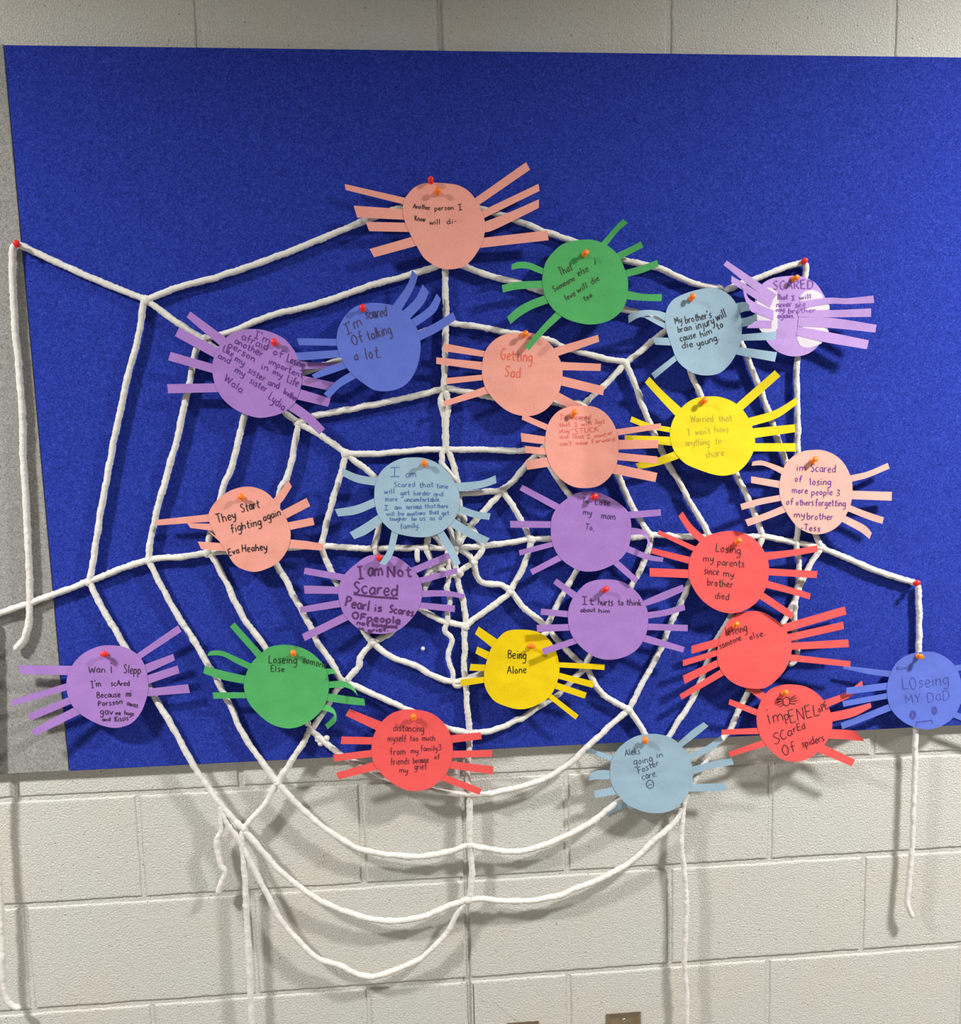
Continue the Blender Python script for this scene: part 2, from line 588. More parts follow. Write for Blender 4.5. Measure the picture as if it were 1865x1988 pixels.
RADIAL = [
    [(34, 474), (78, 494), (140, 523), (215, 555), (283, 582), (300, 594), (345, 627), (393, 658), (480, 724), (554, 800), (578, 821), (622, 845), (670, 879), (725, 924), (790, 985), (841, 1037), (862, 1060), (888, 1064)],
    [(836, 352), (850, 420), (863, 500), (864, 563), (866, 615), (864, 666), (863, 717), (861, 756), (856, 780), (863, 818), (865, 869), (873, 882), (881, 908), (888, 936), (892, 985), (889, 1025), (888, 1064)],
    [(865, 756, 2), (871, 785, 1), (866, 815, 3), (866, 865, 3), (857, 880, 3), (858, 901, 3), (872, 918, 3), (887, 936, 3)],
    [(-60, 1212), (0, 1190), (60, 1170), (172, 1129), (230, 1106), (288, 1086), (350, 1081), (405, 1073), (480, 1068), (560, 1063), (628, 1060), (700, 1065), (760, 1064), (827, 1063), (888, 1064), (935, 1060), (985, 1054), (1030, 1047), (1069, 1045), (1140, 1042), (1226, 1043), (1265, 1038), (1350, 1042), (1450, 1041), (1480, 1041), (1543, 1053), (1592, 1063), (1640, 1082), (1690, 1104), (1740, 1121), (1778, 1133)],
    [(1560, 508), (1520, 521), (1470, 540), (1409, 563), (1350, 598), (1290, 643), (1250, 676), (1214, 705), (1173, 747), (1133, 786), (1085, 840), (1042, 883), (1020, 905), (1000, 930), (975, 952), (944, 988), (914, 1020), (900, 1040), (888, 1062)],
    [(888, 1064), (879, 1085), (884, 1101), (889, 1129), (895, 1150), (900, 1169), (904, 1209), (902, 1225), (902, 1260), (901, 1289), (905, 1340), (906, 1367), (911, 1420), (911, 1454), (906, 1497), (911, 1540), (911, 1580), (911, 1640), (916, 1693), (911, 1748)],
    [(888, 1064), (850, 1098), (815, 1155), (790, 1195), (758, 1228), (723, 1247), (699, 1275), (697, 1292), (672, 1321), (654, 1338), (639, 1365), (610, 1410), (602, 1418), (588, 1443), (563, 1481), (538, 1520), (515, 1560), (475, 1605)],
    [(888, 1064), (901, 1071), (913, 1081), (919, 1095), (927, 1121), (938, 1131), (969, 1135), (990, 1146), (1017, 1180), (1054, 1210), (1082, 1243), (1110, 1272), (1140, 1300), (1164, 1342), (1190, 1361), (1220, 1377), (1238, 1402), (1253, 1428), (1280, 1480), (1310, 1525), (1328, 1553)],
]
RING = [
    # outermost ring
    [(283, 583), (340, 560), (430, 535), (540, 497), (620, 465), (707, 429), (780, 403), (860, 395), (934, 406), (1001, 427), (1037, 442), (1073, 455), (1114, 469), (1165, 487), (1208, 504), (1251, 514), (1283, 522), (1340, 548), (1394, 561), (1438, 666), (1455, 706), (1487, 787), (1510, 854), (1527, 900), (1560, 980), (1582, 1037), (1594, 1063)],
    [(280, 580), (268, 655), (240, 765), (213, 900), (193, 1010), (174, 1130), (198, 1180), (221, 1218), (243, 1258), (288, 1333), (315, 1378), (331, 1405), (351, 1441), (374, 1484), (400, 1523), (429, 1563), (472, 1610)],
    [(472, 1610), (499, 1640), (539, 1686), (578, 1719), (620, 1748), (680, 1773), (733, 1786), (773, 1787), (819, 1781), (859, 1764), (906, 1746), (940, 1745), (976, 1749), (1026, 1749), (1082, 1739), (1115, 1726), (1165, 1706), (1220, 1676), (1274, 1628), (1307, 1599), (1325, 1566)],
    [(1325, 1560), (1350, 1510), (1376, 1467), (1403, 1432), (1417, 1416), (1435, 1376), (1451, 1345), (1470, 1300), (1500, 1245), (1522, 1206), (1540, 1170), (1555, 1131), (1573, 1095), (1594, 1063)],
    # second ring
    [(397, 658), (454, 642), (525, 613), (622, 588), (718, 555), (783, 537), (847, 517), (866, 508), (898, 516), (955, 537), (1001, 548), (1054, 566), (1130, 580), (1208, 600), (1240, 608), (1280, 618), (1318, 628), (1342, 727), (1362, 770), (1390, 840), (1429, 921), (1455, 976), (1480, 1038)],
    [(397, 658), (380, 681), (367, 745), (358, 787), (343, 855), (329, 904), (308, 979), (293, 1044), (288, 1088), (323, 1157), (351, 1205), (380, 1248), (399, 1284), (419, 1315), (434, 1344), (451, 1379), (465, 1412), (488, 1450), (511, 1483), (538, 1520)],
    [(538, 1520), (582, 1566), (600, 1583), (633, 1610), (673, 1636), (703, 1650), (760, 1660), (813, 1663), (866, 1655), (910, 1640), (932, 1645), (982, 1653), (1026, 1650), (1075, 1633), (1132, 1606), (1173, 1577), (1202, 1550), (1250, 1510), (1285, 1450), (1300, 1427), (1315, 1402), (1339, 1366), (1361, 1318), (1382, 1260), (1400, 1227), (1420, 1190), (1450, 1120), (1474, 1056), (1480, 1041)],
    # third ring
    [(866, 628), (800, 652), (740, 680), (660, 700), (586, 723), (490, 738), (474, 808), (458, 874), (447, 915), (434, 943), (420, 1000), (406, 1044), (403, 1073), (413, 1082), (439, 1130), (458, 1172), (479, 1209), (515, 1257), (560, 1340), (600, 1410)],
    [(866, 626), (878, 627), (937, 636), (983, 645), (1063, 660), (1087, 671), (1120, 682), (1165, 694), (1214, 704), (1235, 753), (1255, 808), (1276, 854), (1296, 900), (1319, 935), (1339, 976), (1375, 1041), (1360, 1090), (1336, 1134), (1329, 1153), (1303, 1207), (1282, 1260), (1265, 1292), (1250, 1320), (1234, 1352), (1220, 1378)],
    [(600, 1415), (612, 1425), (627, 1439), (650, 1456), (679, 1476), (698, 1483), (750, 1510), (829, 1533), (883, 1540), (908, 1542), (949, 1541), (999, 1530), (1055, 1513), (1105, 1482), (1149, 1441), (1200, 1395), (1220, 1378)],
    # fourth ring
    [(578, 821), (606, 808), (622, 805), (686, 793), (783, 774), (862, 754), (910, 761), (948, 770), (1010, 778), (1071, 781), (1098, 786), (1133, 787), (1160, 840), (1205, 934), (1209, 945), (1226, 982), (1239, 1003), (1256, 1031), (1262, 1040), (1262, 1055), (1254, 1080), (1239, 1114), (1226, 1136), (1185, 1205), (1142, 1277), (1136, 1296)],
    [(579, 822), (570, 874), (567, 894), (555, 930), (546, 947), (535, 1000), (533, 1063), (537, 1095), (557, 1130), (576, 1168), (602, 1217), (617, 1248), (641, 1282), (660, 1317), (668, 1324), (697, 1335), (729, 1350), (794, 1379), (866, 1413), (909, 1423), (947, 1420), (978, 1410), (1003, 1398), (1012, 1396), (1034, 1379), (1071, 1357), (1099, 1332), (1136, 1297)],
    # fifth ring
    [(672, 881), (730, 881), (772, 878), (820, 874), (864, 872), (930, 873), (1000, 875), (1045, 880), (1087, 936), (1106, 962), (1130, 1000), (1150, 1044), (1119, 1106), (1093, 1151), (1067, 1205), (1060, 1222)],
    [(671, 882), (669, 893), (654, 943), (640, 992), (626, 1048), (626, 1070), (638, 1098), (654, 1134), (685, 1190), (711, 1233), (723, 1248), (760, 1276), (807, 1292), (838, 1311), (878, 1323), (901, 1319), (940, 1304), (1000, 1270), (1055, 1233), (1064, 1222)],
    # sixth ring
    [(755, 938), (735, 1023), (727, 1060), (732, 1077), (755, 1125), (790, 1165), (816, 1182), (856, 1204), (876, 1209), (903, 1216), (929, 1195), (953, 1179), (985, 1155), (995, 1138), (1011, 1111), (1024, 1076), (1031, 1050), (1021, 1028), (1011, 1010), (998, 986), (975, 952), (937, 955), (892, 958), (820, 950), (755, 938)],
    # small inner ring
    [(845, 1000), (833, 1035), (827, 1062), (836, 1087), (847, 1101), (865, 1107), (885, 1117), (893, 1109), (916, 1094), (930, 1076), (935, 1062), (915, 1026), (905, 1018)],
    [(823, 1150), (824, 1130), (831, 1112), (846, 1101), (863, 1094), (868, 1088)],
]
LOOSE = [
    # left tail from the red pin
    [(32, 474), (25, 484), (23, 520), (26, 580), (29, 640), (35, 700), (40, 760), (44, 830), (44, 880), (49, 950), (53, 1040), (57, 1120), (57, 1190), (52, 1222), (44, 1243), (28, 1262)],
    # right tail: down from the red pin to the blue spider, then down the wall
    [(1782, 1134), (1784, 1200), (1783, 1262), (1779, 1340), (1777, 1418), (1775, 1500), (1772, 1580), (1770, 1640), (1765, 1700), (1760, 1748), (1764, 1765), (1771, 1781)],
    # tail down from the upper right pin
    [(1563, 509), (1565, 525), (1560, 545), (1550, 600), (1547, 695), (1546, 730), (1548, 816), (1548, 877), (1549, 960), (1548, 1032), (1546, 1053), (1551, 1098), (1549, 1134), (1543, 1170), (1542, 1227), (1547, 1266), (1541, 1284), (1531, 1292)],
    # tails down the wall
    [(474, 1606), (469, 1625), (474, 1680), (479, 1779), (484, 1879), (489, 1988), (490, 2060)],
    [(1328, 1553), (1325, 1588), (1322, 1640), (1331, 1730), (1330, 1800), (1328, 1872), (1332, 1930), (1332, 1990), (1332, 2060)],
    [(-14, 1205), (-10, 1400), (-8, 1600), (2, 1760), (5, 1830), (7, 1900), (13, 1935), (24, 1951), (40, 1958)],
    [(430, 1562), (430, 1590), (429, 1613), (420, 1636), (429, 1679), (436, 1693), (429, 1713), (424, 1736)],
    [(431, 1566), (438, 1592), (459, 1623), (482, 1666), (512, 1723), (545, 1786), (585, 1832), (620, 1862), (663, 1876), (680, 1886), (713, 1896), (743, 1892), (783, 1877), (819, 1859), (849, 1832), (873, 1802), (889, 1770), (906, 1750)],
    # wavy strand beside the middle
    [(868, 1068, 2), (870, 1097, 2), (872, 1121, 2), (867, 1142, 2), (873, 1165, 2), (868, 1188, 2), (869, 1205, 2), (863, 1224), (877, 1243), (869, 1276), (878, 1304), (879, 1322), (885, 1332), (897, 1331)],
    # loops at the middle
    [(885, 1000, 2), (896, 999, 2), (902, 1008, 2), (899, 1020, 2), (890, 1018, 2)],
    [(868, 1022), (874, 1030), (878, 1045), (885, 1060)],
    [(810, 1064, 1), (809, 1078, 1), (811, 1092, 1)],
    [(842, 1038), (838, 1020), (850, 1008)],
]
for i, s in enumerate(RADIAL): yarn('radial_strand', s, web, d=YD - 0.0006 if i != 2 else YD, seed=i * 3.1, r=YR * (0.95 if i != 2 else 0.85))
for i, s in enumerate(RING): yarn('ring_strand', s, web, d=YD + 0.0006, seed=40 + i * 2.3, r=YR * 0.93)
for i, s in enumerate(LOOSE): yarn('loose_strand', s, web, d=YD + 0.001, seed=90 + i * 1.9, r=YR * (0.9 if i < 8 else 0.8))
for i, k in enumerate(KNOTS): knot(k, web, i * 1.37, 0.0076 if i % 3 else 0.0086)
for i, k in enumerate([(617, 1436), (629, 1440), (622, 1443), (634, 1433)]): knot(k, web, 77 + i, 0.0055)
fl = knot((821, 1261), None, 5.5, 0.0036)
fl.name = 'yarn_fluff'
for v in fl.data.vertices:
    v.co.y += YD - 0.003
tag(fl, 'tiny tuft of white yarn fluff stuck to the blue felt between two lower web strands', 'fluff')

# ------------------------------------------------------------------ handwriting: a single-stroke alphabet
G = {
 'a': (.5, [[(.44, .5), (.25, .6), (.06, .3), (.22, .01), (.42, .2)], [(.45, .6), (.44, .15), (.53, .02)]]),
 'b': (.5, [[(.06, 1), (.05, 0)], [(.06, .35), (.28, .58), (.45, .3), (.25, 0), (.06, .1)]]),
 'c': (.48, [[(.45, .5), (.25, .6), (.05, .3), (.25, 0), (.47, .1)]]),
 'd': (.52, [[(.42, .48), (.22, .58), (.05, .28), (.22, 0), (.43, .2)], [(.46, 1), (.45, 0)]]),
 'e': (.48, [[(.06, .3), (.42, .34), (.34, .57), (.17, .55), (.05, .28), (.2, 0), (.46, .1)]]),
 'f': (.42, [[(.42, .92), (.28, 1), (.2, .8), (.19, -.05)], [(.02, .52), (.4, .54)]]),
 'g': (.5, [[(.43, .5), (.22, .6), (.05, .33), (.22, .05), (.43, .3)], [(.45, .6), (.44, -.2), (.25, -.42), (.05, -.3)]]),
 'h': (.5, [[(.06, 1), (.05, 0)], [(.05, .33), (.25, .58), (.42, .4), (.43, 0)]]),
 'i': (.2, [[(.1, .58), (.1, 0)], [(.09, .78), (.12, .87)]]),
 'j': (.3, [[(.2, .58), (.2, -.25), (.02, -.35)], [(.2, .8), (.215, .85)]]),
 'k': (.45, [[(.05, 1), (.05, 0)], [(.38, .56), (.07, .26)], [(.15, .32), (.42, 0)]]),
 'l': (.2, [[(.1, 1), (.1, 0)]]),
 'm': (.74, [[(.05, .58), (.05, 0)], [(.05, .35), (.2, .58), (.35, .4), (.35, 0)], [(.35, .35), (.52, .58), (.67, .4), (.68, 0)]]),
 'n': (.48, [[(.05, .58), (.05, 0)], [(.05, .33), (.24, .58), (.41, .4), (.42, 0)]]),
 'o': (.48, [[(.25, .6), (.06, .32), (.22, 0), (.42, .28), (.25, .6)]]),
 'p': (.5, [[(.06, .58), (.05, -.4)], [(.06, .4), (.28, .58), (.45, .3), (.25, 0), (.06, .12)]]),
 'q': (.5, [[(.43, .5), (.22, .6), (.05, .33), (.22, .05), (.43, .3)], [(.45, .6), (.45, -.4)]]),
 'r': (.38, [[(.05, .58), (.05, 0)], [(.05, .32), (.2, .55), (.37, .53)]]),
 's': (.42, [[(.4, .52), (.22, .6), (.08, .46), (.25, .3), (.38, .14), (.2, 0), (.03, .07)]]),
 't': (.4, [[(.2, .92), (.2, .12), (.31, 0), (.4, .05)], [(.02, .6), (.4, .6)]]),
 'u': (.48, [[(.05, .58), (.07, .12), (.22, 0), (.4, .2)], [(.42, .58), (.43, 0)]]),
 'v': (.44, [[(.03, .58), (.22, 0)], [(.22, 0), (.42, .58)]]),
 'w': (.62, [[(.03, .58), (.16, 0)], [(.16, 0), (.31, .5)], [(.31, .5), (.44, 0)], [(.44, 0), (.6, .58)]]),
 'x': (.42, [[(.03, .58), (.4, 0)], [(.4, .58), (.03, 0)]]),
 'y': (.46, [[(.04, .58), (.1, .2), (.25, .12), (.4, .35)], [(.43, .6), (.38, -.1), (.2, -.4), (.04, -.32)]]),
 'z': (.44, [[(.04, .56), (.4, .56)], [(.4, .56), (.04, 0)], [(.04, 0), (.42, 0)]]),
 'A': (.66, [[(.03, 0), (.32, 1)], [(.32, 1), (.62, 0)], [(.14, .38), (.52, .38)]]),
 'B': (.58, [[(.07, 1), (.06, 0)], [(.07, .98), (.4, .95), (.44, .7), (.1, .53)], [(.1, .53), (.48, .45), (.5, .12), (.06, 0)]]),
 'D': (.62, [[(.07, 1), (.07, 0)], [(.07, 1), (.45, .88), (.56, .5), (.42, .1), (.07, 0)]]),
 'E': (.52, [[(.06, 1), (.06, 0)], [(.06, .98), (.48, 1)], [(.06, .52), (.4, .53)], [(.06, 0), (.5, .02)]]),
 'F': (.5, [[(.06, 1), (.06, 0)], [(.06, .98), (.48, 1)], [(.06, .52), (.4, .53)]]),
 'G': (.64, [[(.52, .85), (.35, 1), (.1, .75), (.08, .3), (.3, 0), (.52, .15), (.54, .42)], [(.33, .44), (.56, .44)]]),
 'H': (.6, [[(.07, 1), (.06, 0)], [(.53, 1), (.54, 0)], [(.06, .5), (.54, .5)]]),
 'I': (.46, [[(.23, 1), (.22, 0)], [(.03, 1), (.43, 1)], [(.03, 0), (.43, 0)]]),
 'J': (.5, [[(.38, 1), (.36, .2), (.2, 0), (.04, .15)], [(.15, 1), (.5, 1)]]),
 'K': (.55, [[(.06, 1), (.06, 0)], [(.48, .95), (.08, .42)], [(.2, .52), (.52, 0)]]),
 'L': (.5, [[(.07, 1), (.06, .03)], [(.06, .02), (.48, .04)]]),
 'M': (.76, [[(.05, 0), (.1, 1)], [(.1, 1), (.37, .35)], [(.37, .35), (.65, 1)], [(.65, 1), (.7, 0)]]),
 'N': (.62, [[(.07, 0), (.07, 1)], [(.07, 1), (.54, 0)], [(.54, 0), (.55, 1)]]),
 'O': (.62, [[(.32, 1), (.08, .6), (.18, .08), (.42, .02), (.56, .5), (.45, .92), (.3, 1)]]),
 'P': (.54, [[(.07, 1), (.06, 0)], [(.07, .98), (.42, .96), (.48, .66), (.1, .48)]]),
 'R': (.56, [[(.07, 1), (.06, 0)], [(.07, .98), (.42, .95), (.45, .66), (.1, .5)], [(.18, .5), (.52, 0)]]),
 'S': (.52, [[(.47, .86), (.28, 1), (.08, .78), (.25, .53), (.46, .28), (.26, 0), (.04, .12)]]),
 'T': (.58, [[(.29, 1), (.28, 0)], [(.02, 1), (.56, 1)]]),
 'U': (.58, [[(.06, 1), (.08, .2), (.28, 0), (.48, .2), (.52, 1)]]),
 'C': (.56, [[(.52, .85), (.32, 1), (.08, .6), (.15, .12), (.35, 0), (.54, .15)]]),
 'W': (.84, [[(.03, 1), (.2, 0)], [(.2, 0), (.42, .8)], [(.42, .8), (.62, 0)], [(.62, 0), (.82, 1)]]),
 'Y': (.56, [[(.03, 1), (.28, .5)], [(.53, 1), (.28, .5)], [(.28, .5), (.27, 0)]]),
 "'": (.14, [[(.09, 1.05), (.05, .78)]]),
 '"': (.26, [[(.07, 1.05), (.06, .85)], [(.18, 1.05), (.17, .85)]]),
 '.': (.2, [[(.05, .0), (.1, .09), (.13, .02)]]),
 '-': (.36, [[(.05, .32), (.32, .34)]]),
 '&': (.5, [[(.08, .98), (.4, .92), (.2, .55), (.42, .3), (.2, .0), (.04, .1)]]),
 '|': (.2, [[(.1, 1), (.1, 0)]]),
}
ASC = set("bdfhklt'\"|&") | set('ABCDEFGHIJKLMNOPQRSTUWY')


def word_strokes(text, x1, y1, x2, y2, h, rnd):
    """pixel strokes of one hand-written word on the baseline (x1, y1) - (x2, y2); h = height of its tallest letter"""
    if not any(ch in ASC for ch in text): h = h / 0.6
    ws = [G[c][0] for c in text]
    gap = 0.10
    total = sum(ws) + gap * (len(ws) - 1)
    ex = Vector((x2 - x1, y2 - y1)); L = ex.length; ex.normalize()
    ey = Vector((ex.y, -ex.x))
    # letters stand a little upright when the line is tilted
    up = (ey * 0.75 + Vector((0, -1)) * 0.25).normalized()
    sx = L / total
    out, x = [], 0
    for c, w in zip(text, ws):
        k = 1 + rnd.uniform(-.07, .07); dy = rnd.uniform(-.04, .04) * h; sl = rnd.uniform(-.06, .06)
        for st in G[c][1]:
            pts = []
            for (gx, gy) in st:
                gx += rnd.uniform(-.012, .012); gy += rnd.uniform(-.012, .012)
                p = Vector((x1, y1)) + ex * ((x + gx) * sx + sl * gy * h) + up * (gy * h * k + dy)
                pts.append(p)
            out.append(pts)
        x += w + gap
    return out


# ------------------------------------------------------------------ paper spiders
def build_spider(S):
    rnd = random.Random(S['seed'])
    ox, oy, sc = S['crop']
    def R(p): return (ox + p[0] * sc, oy + p[1] * sc)
    mat = PAPER[S['paper']]
    outline = cr([Vector(R(p)).to_3d() for p in S['body']], 84, closed=True)
    outline = [(p.x, p.y) for p in outline]
    cu = sum(p[0] for p in outline) / len(outline); cv = sum(p[1] for p in outline) / len(outline)
    top = min(p[1] for p in outline); rad = sum(math.hypot(p[0] - cu, p[1] - cv) for p in outline) / len(outline)
    d0, tilt, bends, sd = S.get('d0', .018), S.get('tilt', .010), S.get('bend', []), S['seed'] * 7.7
    wr = S.get('wrinkle', .0012)

    def depth(u, v):
        s = (v - top) / (2 * rad)
        d = d0 + tilt * max(s, -0.1) ** 1.0
        for (ang, kind, amt) in bends:
            a = math.radians(ang)
            q = ((u - cu) * math.cos(a) + (v - cv) * math.sin(a)) / rad
            if kind == 'c': d += amt * q * q
            elif kind == 'k': d += amt * (math.sqrt(q * q + 0.012) - 0.11)
            elif kind == 't': d += amt * q
        d += wr * (noise.noise(Vector((u / 42, v / 42, sd))) + .35 * noise.noise(Vector((u / 26 + v / 60, v / 15, sd + 4))))
        return max(d, .0162)

    root = empty('paper_spider', P(cu, cv, BD + depth(cu, cv)))
    tag(root, S['label'], 'paper spider', 'paper spiders on the yarn web')
    # body: a disc of paper
    NR, n, TH = 11, len(outline), .0003
    V, F = [], []
    for side in (0, 1):
        off = len(V)
        for r in range(1, NR + 1):
            f = r / NR
            for (u, v) in outline:
                uu, vv = cu + (u - cu) * f, cv + (v - cv) * f
                V.append(P(uu, vv, BD + depth(uu, vv) - side * TH))
        V.append(P(cu, cv, BD + depth(cu, cv) - side * TH)); cen = len(V) - 1
        fs = []
        for r in range(NR - 1):
            for i in range(n):
                i2 = (i + 1) % n
                fs.append((off + r * n + i, off + r * n + i2, off + (r + 1) * n + i2, off + (r + 1) * n + i))
        for i in range(n):
            fs.append((cen, off + (i + 1) % n, off + i))
        # outline runs clockwise in the photo: front faces must look at the camera (-y)
        F += fs if side else [tuple(reversed(q)) for q in fs]
    nf = len(F)
    a0, b0 = (NR - 1) * n, NR * n + 1 + (NR - 1) * n
    base = len(V)
    V += [V[a0 + i] for i in range(n)] + [V[b0 + i] for i in range(n)]
    for i in range(n):
        i2 = (i + 1) % n
        F.append((base + i, base + i2, base + n + i2, base + n + i))
    body = link('body', V, F, mat, root, flat_from=nf)

    # legs
    for li, leg in enumerate(S['legs']):
        A, B = [R(p) for p in leg[0]], [R(p) for p in leg[1]]
        opt = leg[2] if len(leg) > 2 else {}
        front = opt.get('front', False)
        N = 14
        A = cr([Vector((p[0], p[1], 0)) for p in A], N); B = cr([Vector((p[0], p[1], 0)) for p in B], N)
        if not front:
            ext = 12.0
            da = (A[-1] - A[-2]).normalized(); db = (B[-1] - B[-2]).normalized()
            dm = (da + db).normalized()
            A = A + [A[-1] + dm * ext * .5, A[-1] + dm * ext]; B = B + [B[-1] + dm * ext * .5, B[-1] + dm * ext]
        m = len(A)
        dt = opt.get('dt', rnd.uniform(-.003, .007)); dA = opt.get('dA', 0); dB = opt.get('dB', 0)
        off = opt.get('off', .0007 if front else -.0008)
        mid = (A[N - 1] + B[N - 1]) / 2
        base_d = depth(mid.x, mid.y)
        curl = opt.get('curl', 0.0)
        V, F = [], []
        for side in (0, 1):
            for i in range(m):
                t = max(0, 1 - i / (N - 1))
                for e, extra in ((A, dA), (B, dB)):
                    p = e[i]
                    if front: dd = depth(p.x, p.y) if math.hypot(p.x - cu, p.y - cv) < rad * 1.03 else base_d
                    else: dd = base_d * t + depth(p.x, p.y) * (1 - t) if t > 0 else depth(p.x, p.y)
                    if front: dd = depth(p.x, p.y) + dt * max(0, (math.hypot(p.x - cu, p.y - cv) / rad - 1)) * 1.5
                    else: dd += dt * t ** opt.get('pow', 1.6) + curl * math.sin(t * math.pi)
                    dd += extra * t ** 1.3 + off
                    V.append(P(p.x, p.y, BD + max(dd, opt.get('min', .0160)) - side * .0003))
        for i in range(m - 1):
            F.append((2 * i, 2 * i + 1, 2 * i + 3, 2 * i + 2))
        for i in range(m - 1):
            o = 2 * m
            F.append((o + 2 * i + 2, o + 2 * i + 3, o + 2 * i + 1, o + 2 * i))
        # make the front look at the camera
        e1, e2 = V[1] - V[0], V[2] - V[0]
        if e1.cross(e2).y > 0: F = [tuple(reversed(q)) for q in F]
        nfl = len(F)
        base = len(V)
        V += V[:4 * m]
        loop = [2 * i for i in range(m)] + [2 * i + 1 for i in reversed(range(m))]
        for i in range(len(loop)):
            a, b = loop[i], loop[(i + 1) % len(loop)]
            F.append((base + a, base + b, base + 2 * m + b, base + 2 * m + a))
        link('leg', V, F, mat, root, flat_from=nfl)

    # patches of dried glue
    for gi, patch in enumerate(S.get('glue', [])):
        pp = cr([Vector((*R(p), 0)) for p in patch], 30, closed=True)
        gu = sum(p.x for p in pp) / 30; gv = sum(p.y for p in pp) / 30
        V, F = [], []
        for f in (1, .66, .33):
            for i, p in enumerate(pp):
                k = f * (1 + 0.06 * noise.noise(Vector((i * .9, gi, 2))))
                u, v = gu + (p.x - gu) * k, gv + (p.y - gv) * k
                V.append(P(u, v, BD + depth(u, v) + .00022 + .0001 * (1 - f)))
        V.append(P(gu, gv, BD + depth(gu, gv) + .0004))
        for r in range(2):
            for i in range(30):
                i2 = (i + 1) % 30
                F.append((r * 30 + i2, r * 30 + i, (r + 1) * 30 + i, (r + 1) * 30 + i2))
        for i in range(30): F.append((60 + (i + 1) % 30, 60 + i, 90))
        tag(link('glue_patch', V, F, M_GLUE, root), 'whitish patch of dried glue on the paper')

    # handwriting: ink ribbons lying on the paper
    strokes = []
    for w in S['text']:
        strokes += word_strokes(*w, rnd)
    for st in S.get('draw', []):
        strokes.append([Vector(p) for p in st])
    if strokes:
        V, F = [], []
        hw = S.get('pen', 1.5) / 2
        for si, st in enumerate(strokes):
            pts = [Vector((*R(p), 0)) for p in st]
            L = sum((pts[i + 1] - pts[i]).length for i in range(len(pts) - 1))
            m = max(3, min(28, int(L / 2.2) + 2))
            path = cr(pts, m)
            o = len(V)
            for i, p in enumerate(path):
                q = (path[min(i + 1, m - 1)] - path[max(i - 1, 0)]).normalized()
                nn = Vector((-q.y, q.x, 0)) * hw * (1 + .22 * noise.noise(Vector((p.x / 9, p.y / 9, si)))) * (0.8 if i in (0, m - 1) else 1)
                up = S.get('ink_up', .00034) + (si % 5) * .00002
                for z in (p + nn, p - nn):
                    V.append(P(z.x, z.y, BD + depth(z.x, z.y) + up))
            # squared-off pen ends
            for i in range(m - 1):
                F.append((o + 2 * i, o + 2 * i + 1, o + 2 * i + 3, o + 2 * i + 2))
        e1, e2 = V[1] - V[0], V[2] - V[0]
        if e1.cross(e2).y > 0: F = [tuple(reversed(q)) for q in F]
        tag(link('handwriting', V, F, ink_mat('ink', S['ink']), body), S.get('ink_label', 'handwritten note in ink'))

    # the push pin that holds it
    for (colour, bx, by, hx, hy, extra) in S.get('pins', []):
        bu, bv = R((bx, by)); hu, hv = R((hx, hy))
        push_pin(colour, bu, bv, hu, hv, depth(bu, bv) + .0016, f"{colour} push pin {extra}")
    return root


LATHE = [(0.0, 0.0), (.0046, 0.0), (.0052, .0006), (.0052, .0018), (.0044, .0026), (.0028, .0036), (.0024, .0062), (.0027, .0092),
         (.0038, .0106), (.0049, .0114), (.0052, .0126), (.0050, .0140), (.0042, .0150), (.0026, .0156), (0.0, .0158)]


def push_pin(colour, bu, bv, hu, hv, d, label):
    b = P(bu, bv, BD + d)
    h = P(hu, hv, BD + d + .0145)
    ax = (h - b).normalized()
    x = ax.orthogonal().normalized(); y = ax.cross(x)
    root = empty('push_pin', b)
    tag(root, label, 'push pin', 'push pins in the boards')
    V, F, K = [], [], 20
    for (r, z) in LATHE:
        for k in range(K):
            t = k * math.tau / K
            V.append(b + ax * z + (x * math.cos(t) + y * math.sin(t)) * max(r, 1e-5))
    for i in range(len(LATHE) - 1):
        for k in range(K):
            k2 = (k + 1) % K
            F.append((i * K + k, i * K + k2, (i + 1) * K + k2, (i + 1) * K + k))
    link('grip', V, F, M_PIN[colour], root)
    V, F = [], []
    tip = d + .006
    for (r, z) in ((.00055, .0005), (.00055, -tip * .8), (.00005, -tip)):
        for k in range(8):
            t = k * math.tau / 8
            V.append(b + ax * z + (x * math.cos(t) + y * math.sin(t)) * r)
    for i in range(2):
        for k in range(8):
            F.append((i * 8 + k, i * 8 + (k + 1) % 8, i * 8 + 8 + (k + 1) % 8, i * 8 + 8 + k))
    tag(link('needle', V, F, M_STEEL, root), 'thin steel needle')


# pins that hold only the yarn
push_pin('red', 33, 475, 31, 471, YD + .0075, 'red push pin at the far left edge holding the left end of the yarn web')
push_pin('red', 836, 352, 836, 347, YD + .0075, 'red push pin just above the topmost salmon spider')
push_pin('red', 1559, 509, 1563, 505, YD + .0075, 'red push pin at the upper right corner of the yarn web, above the lilac spider')
push_pin('red', 1777, 1133, 1782, 1131, YD + .0075, 'red push pin on the right where the yarn turns straight down')

cA = (620, 280, .25737); cB = (940, 400, .21448); cC = (1180, 440, .28954); cD = (300, 520, .32172); cE = (830, 620, .26810)
cF = (280, 840, .21448); cG = (560, 860, .23592); cH = (960, 900, .21448); cI = (1240, 840, .30027); cJ = (0, 1180, .22520)
cK = (380, 1180, .19303); cL = (620, 1180, .31099); cM = (1300, 1160, .30295); cN = (1060, 1360, .26810)
SP = []


def words(s):
    out = []
    for line in s.strip().splitlines():
        t, *n = line.split()
        out.append((t, *[float(x) for x in n]))
    return out


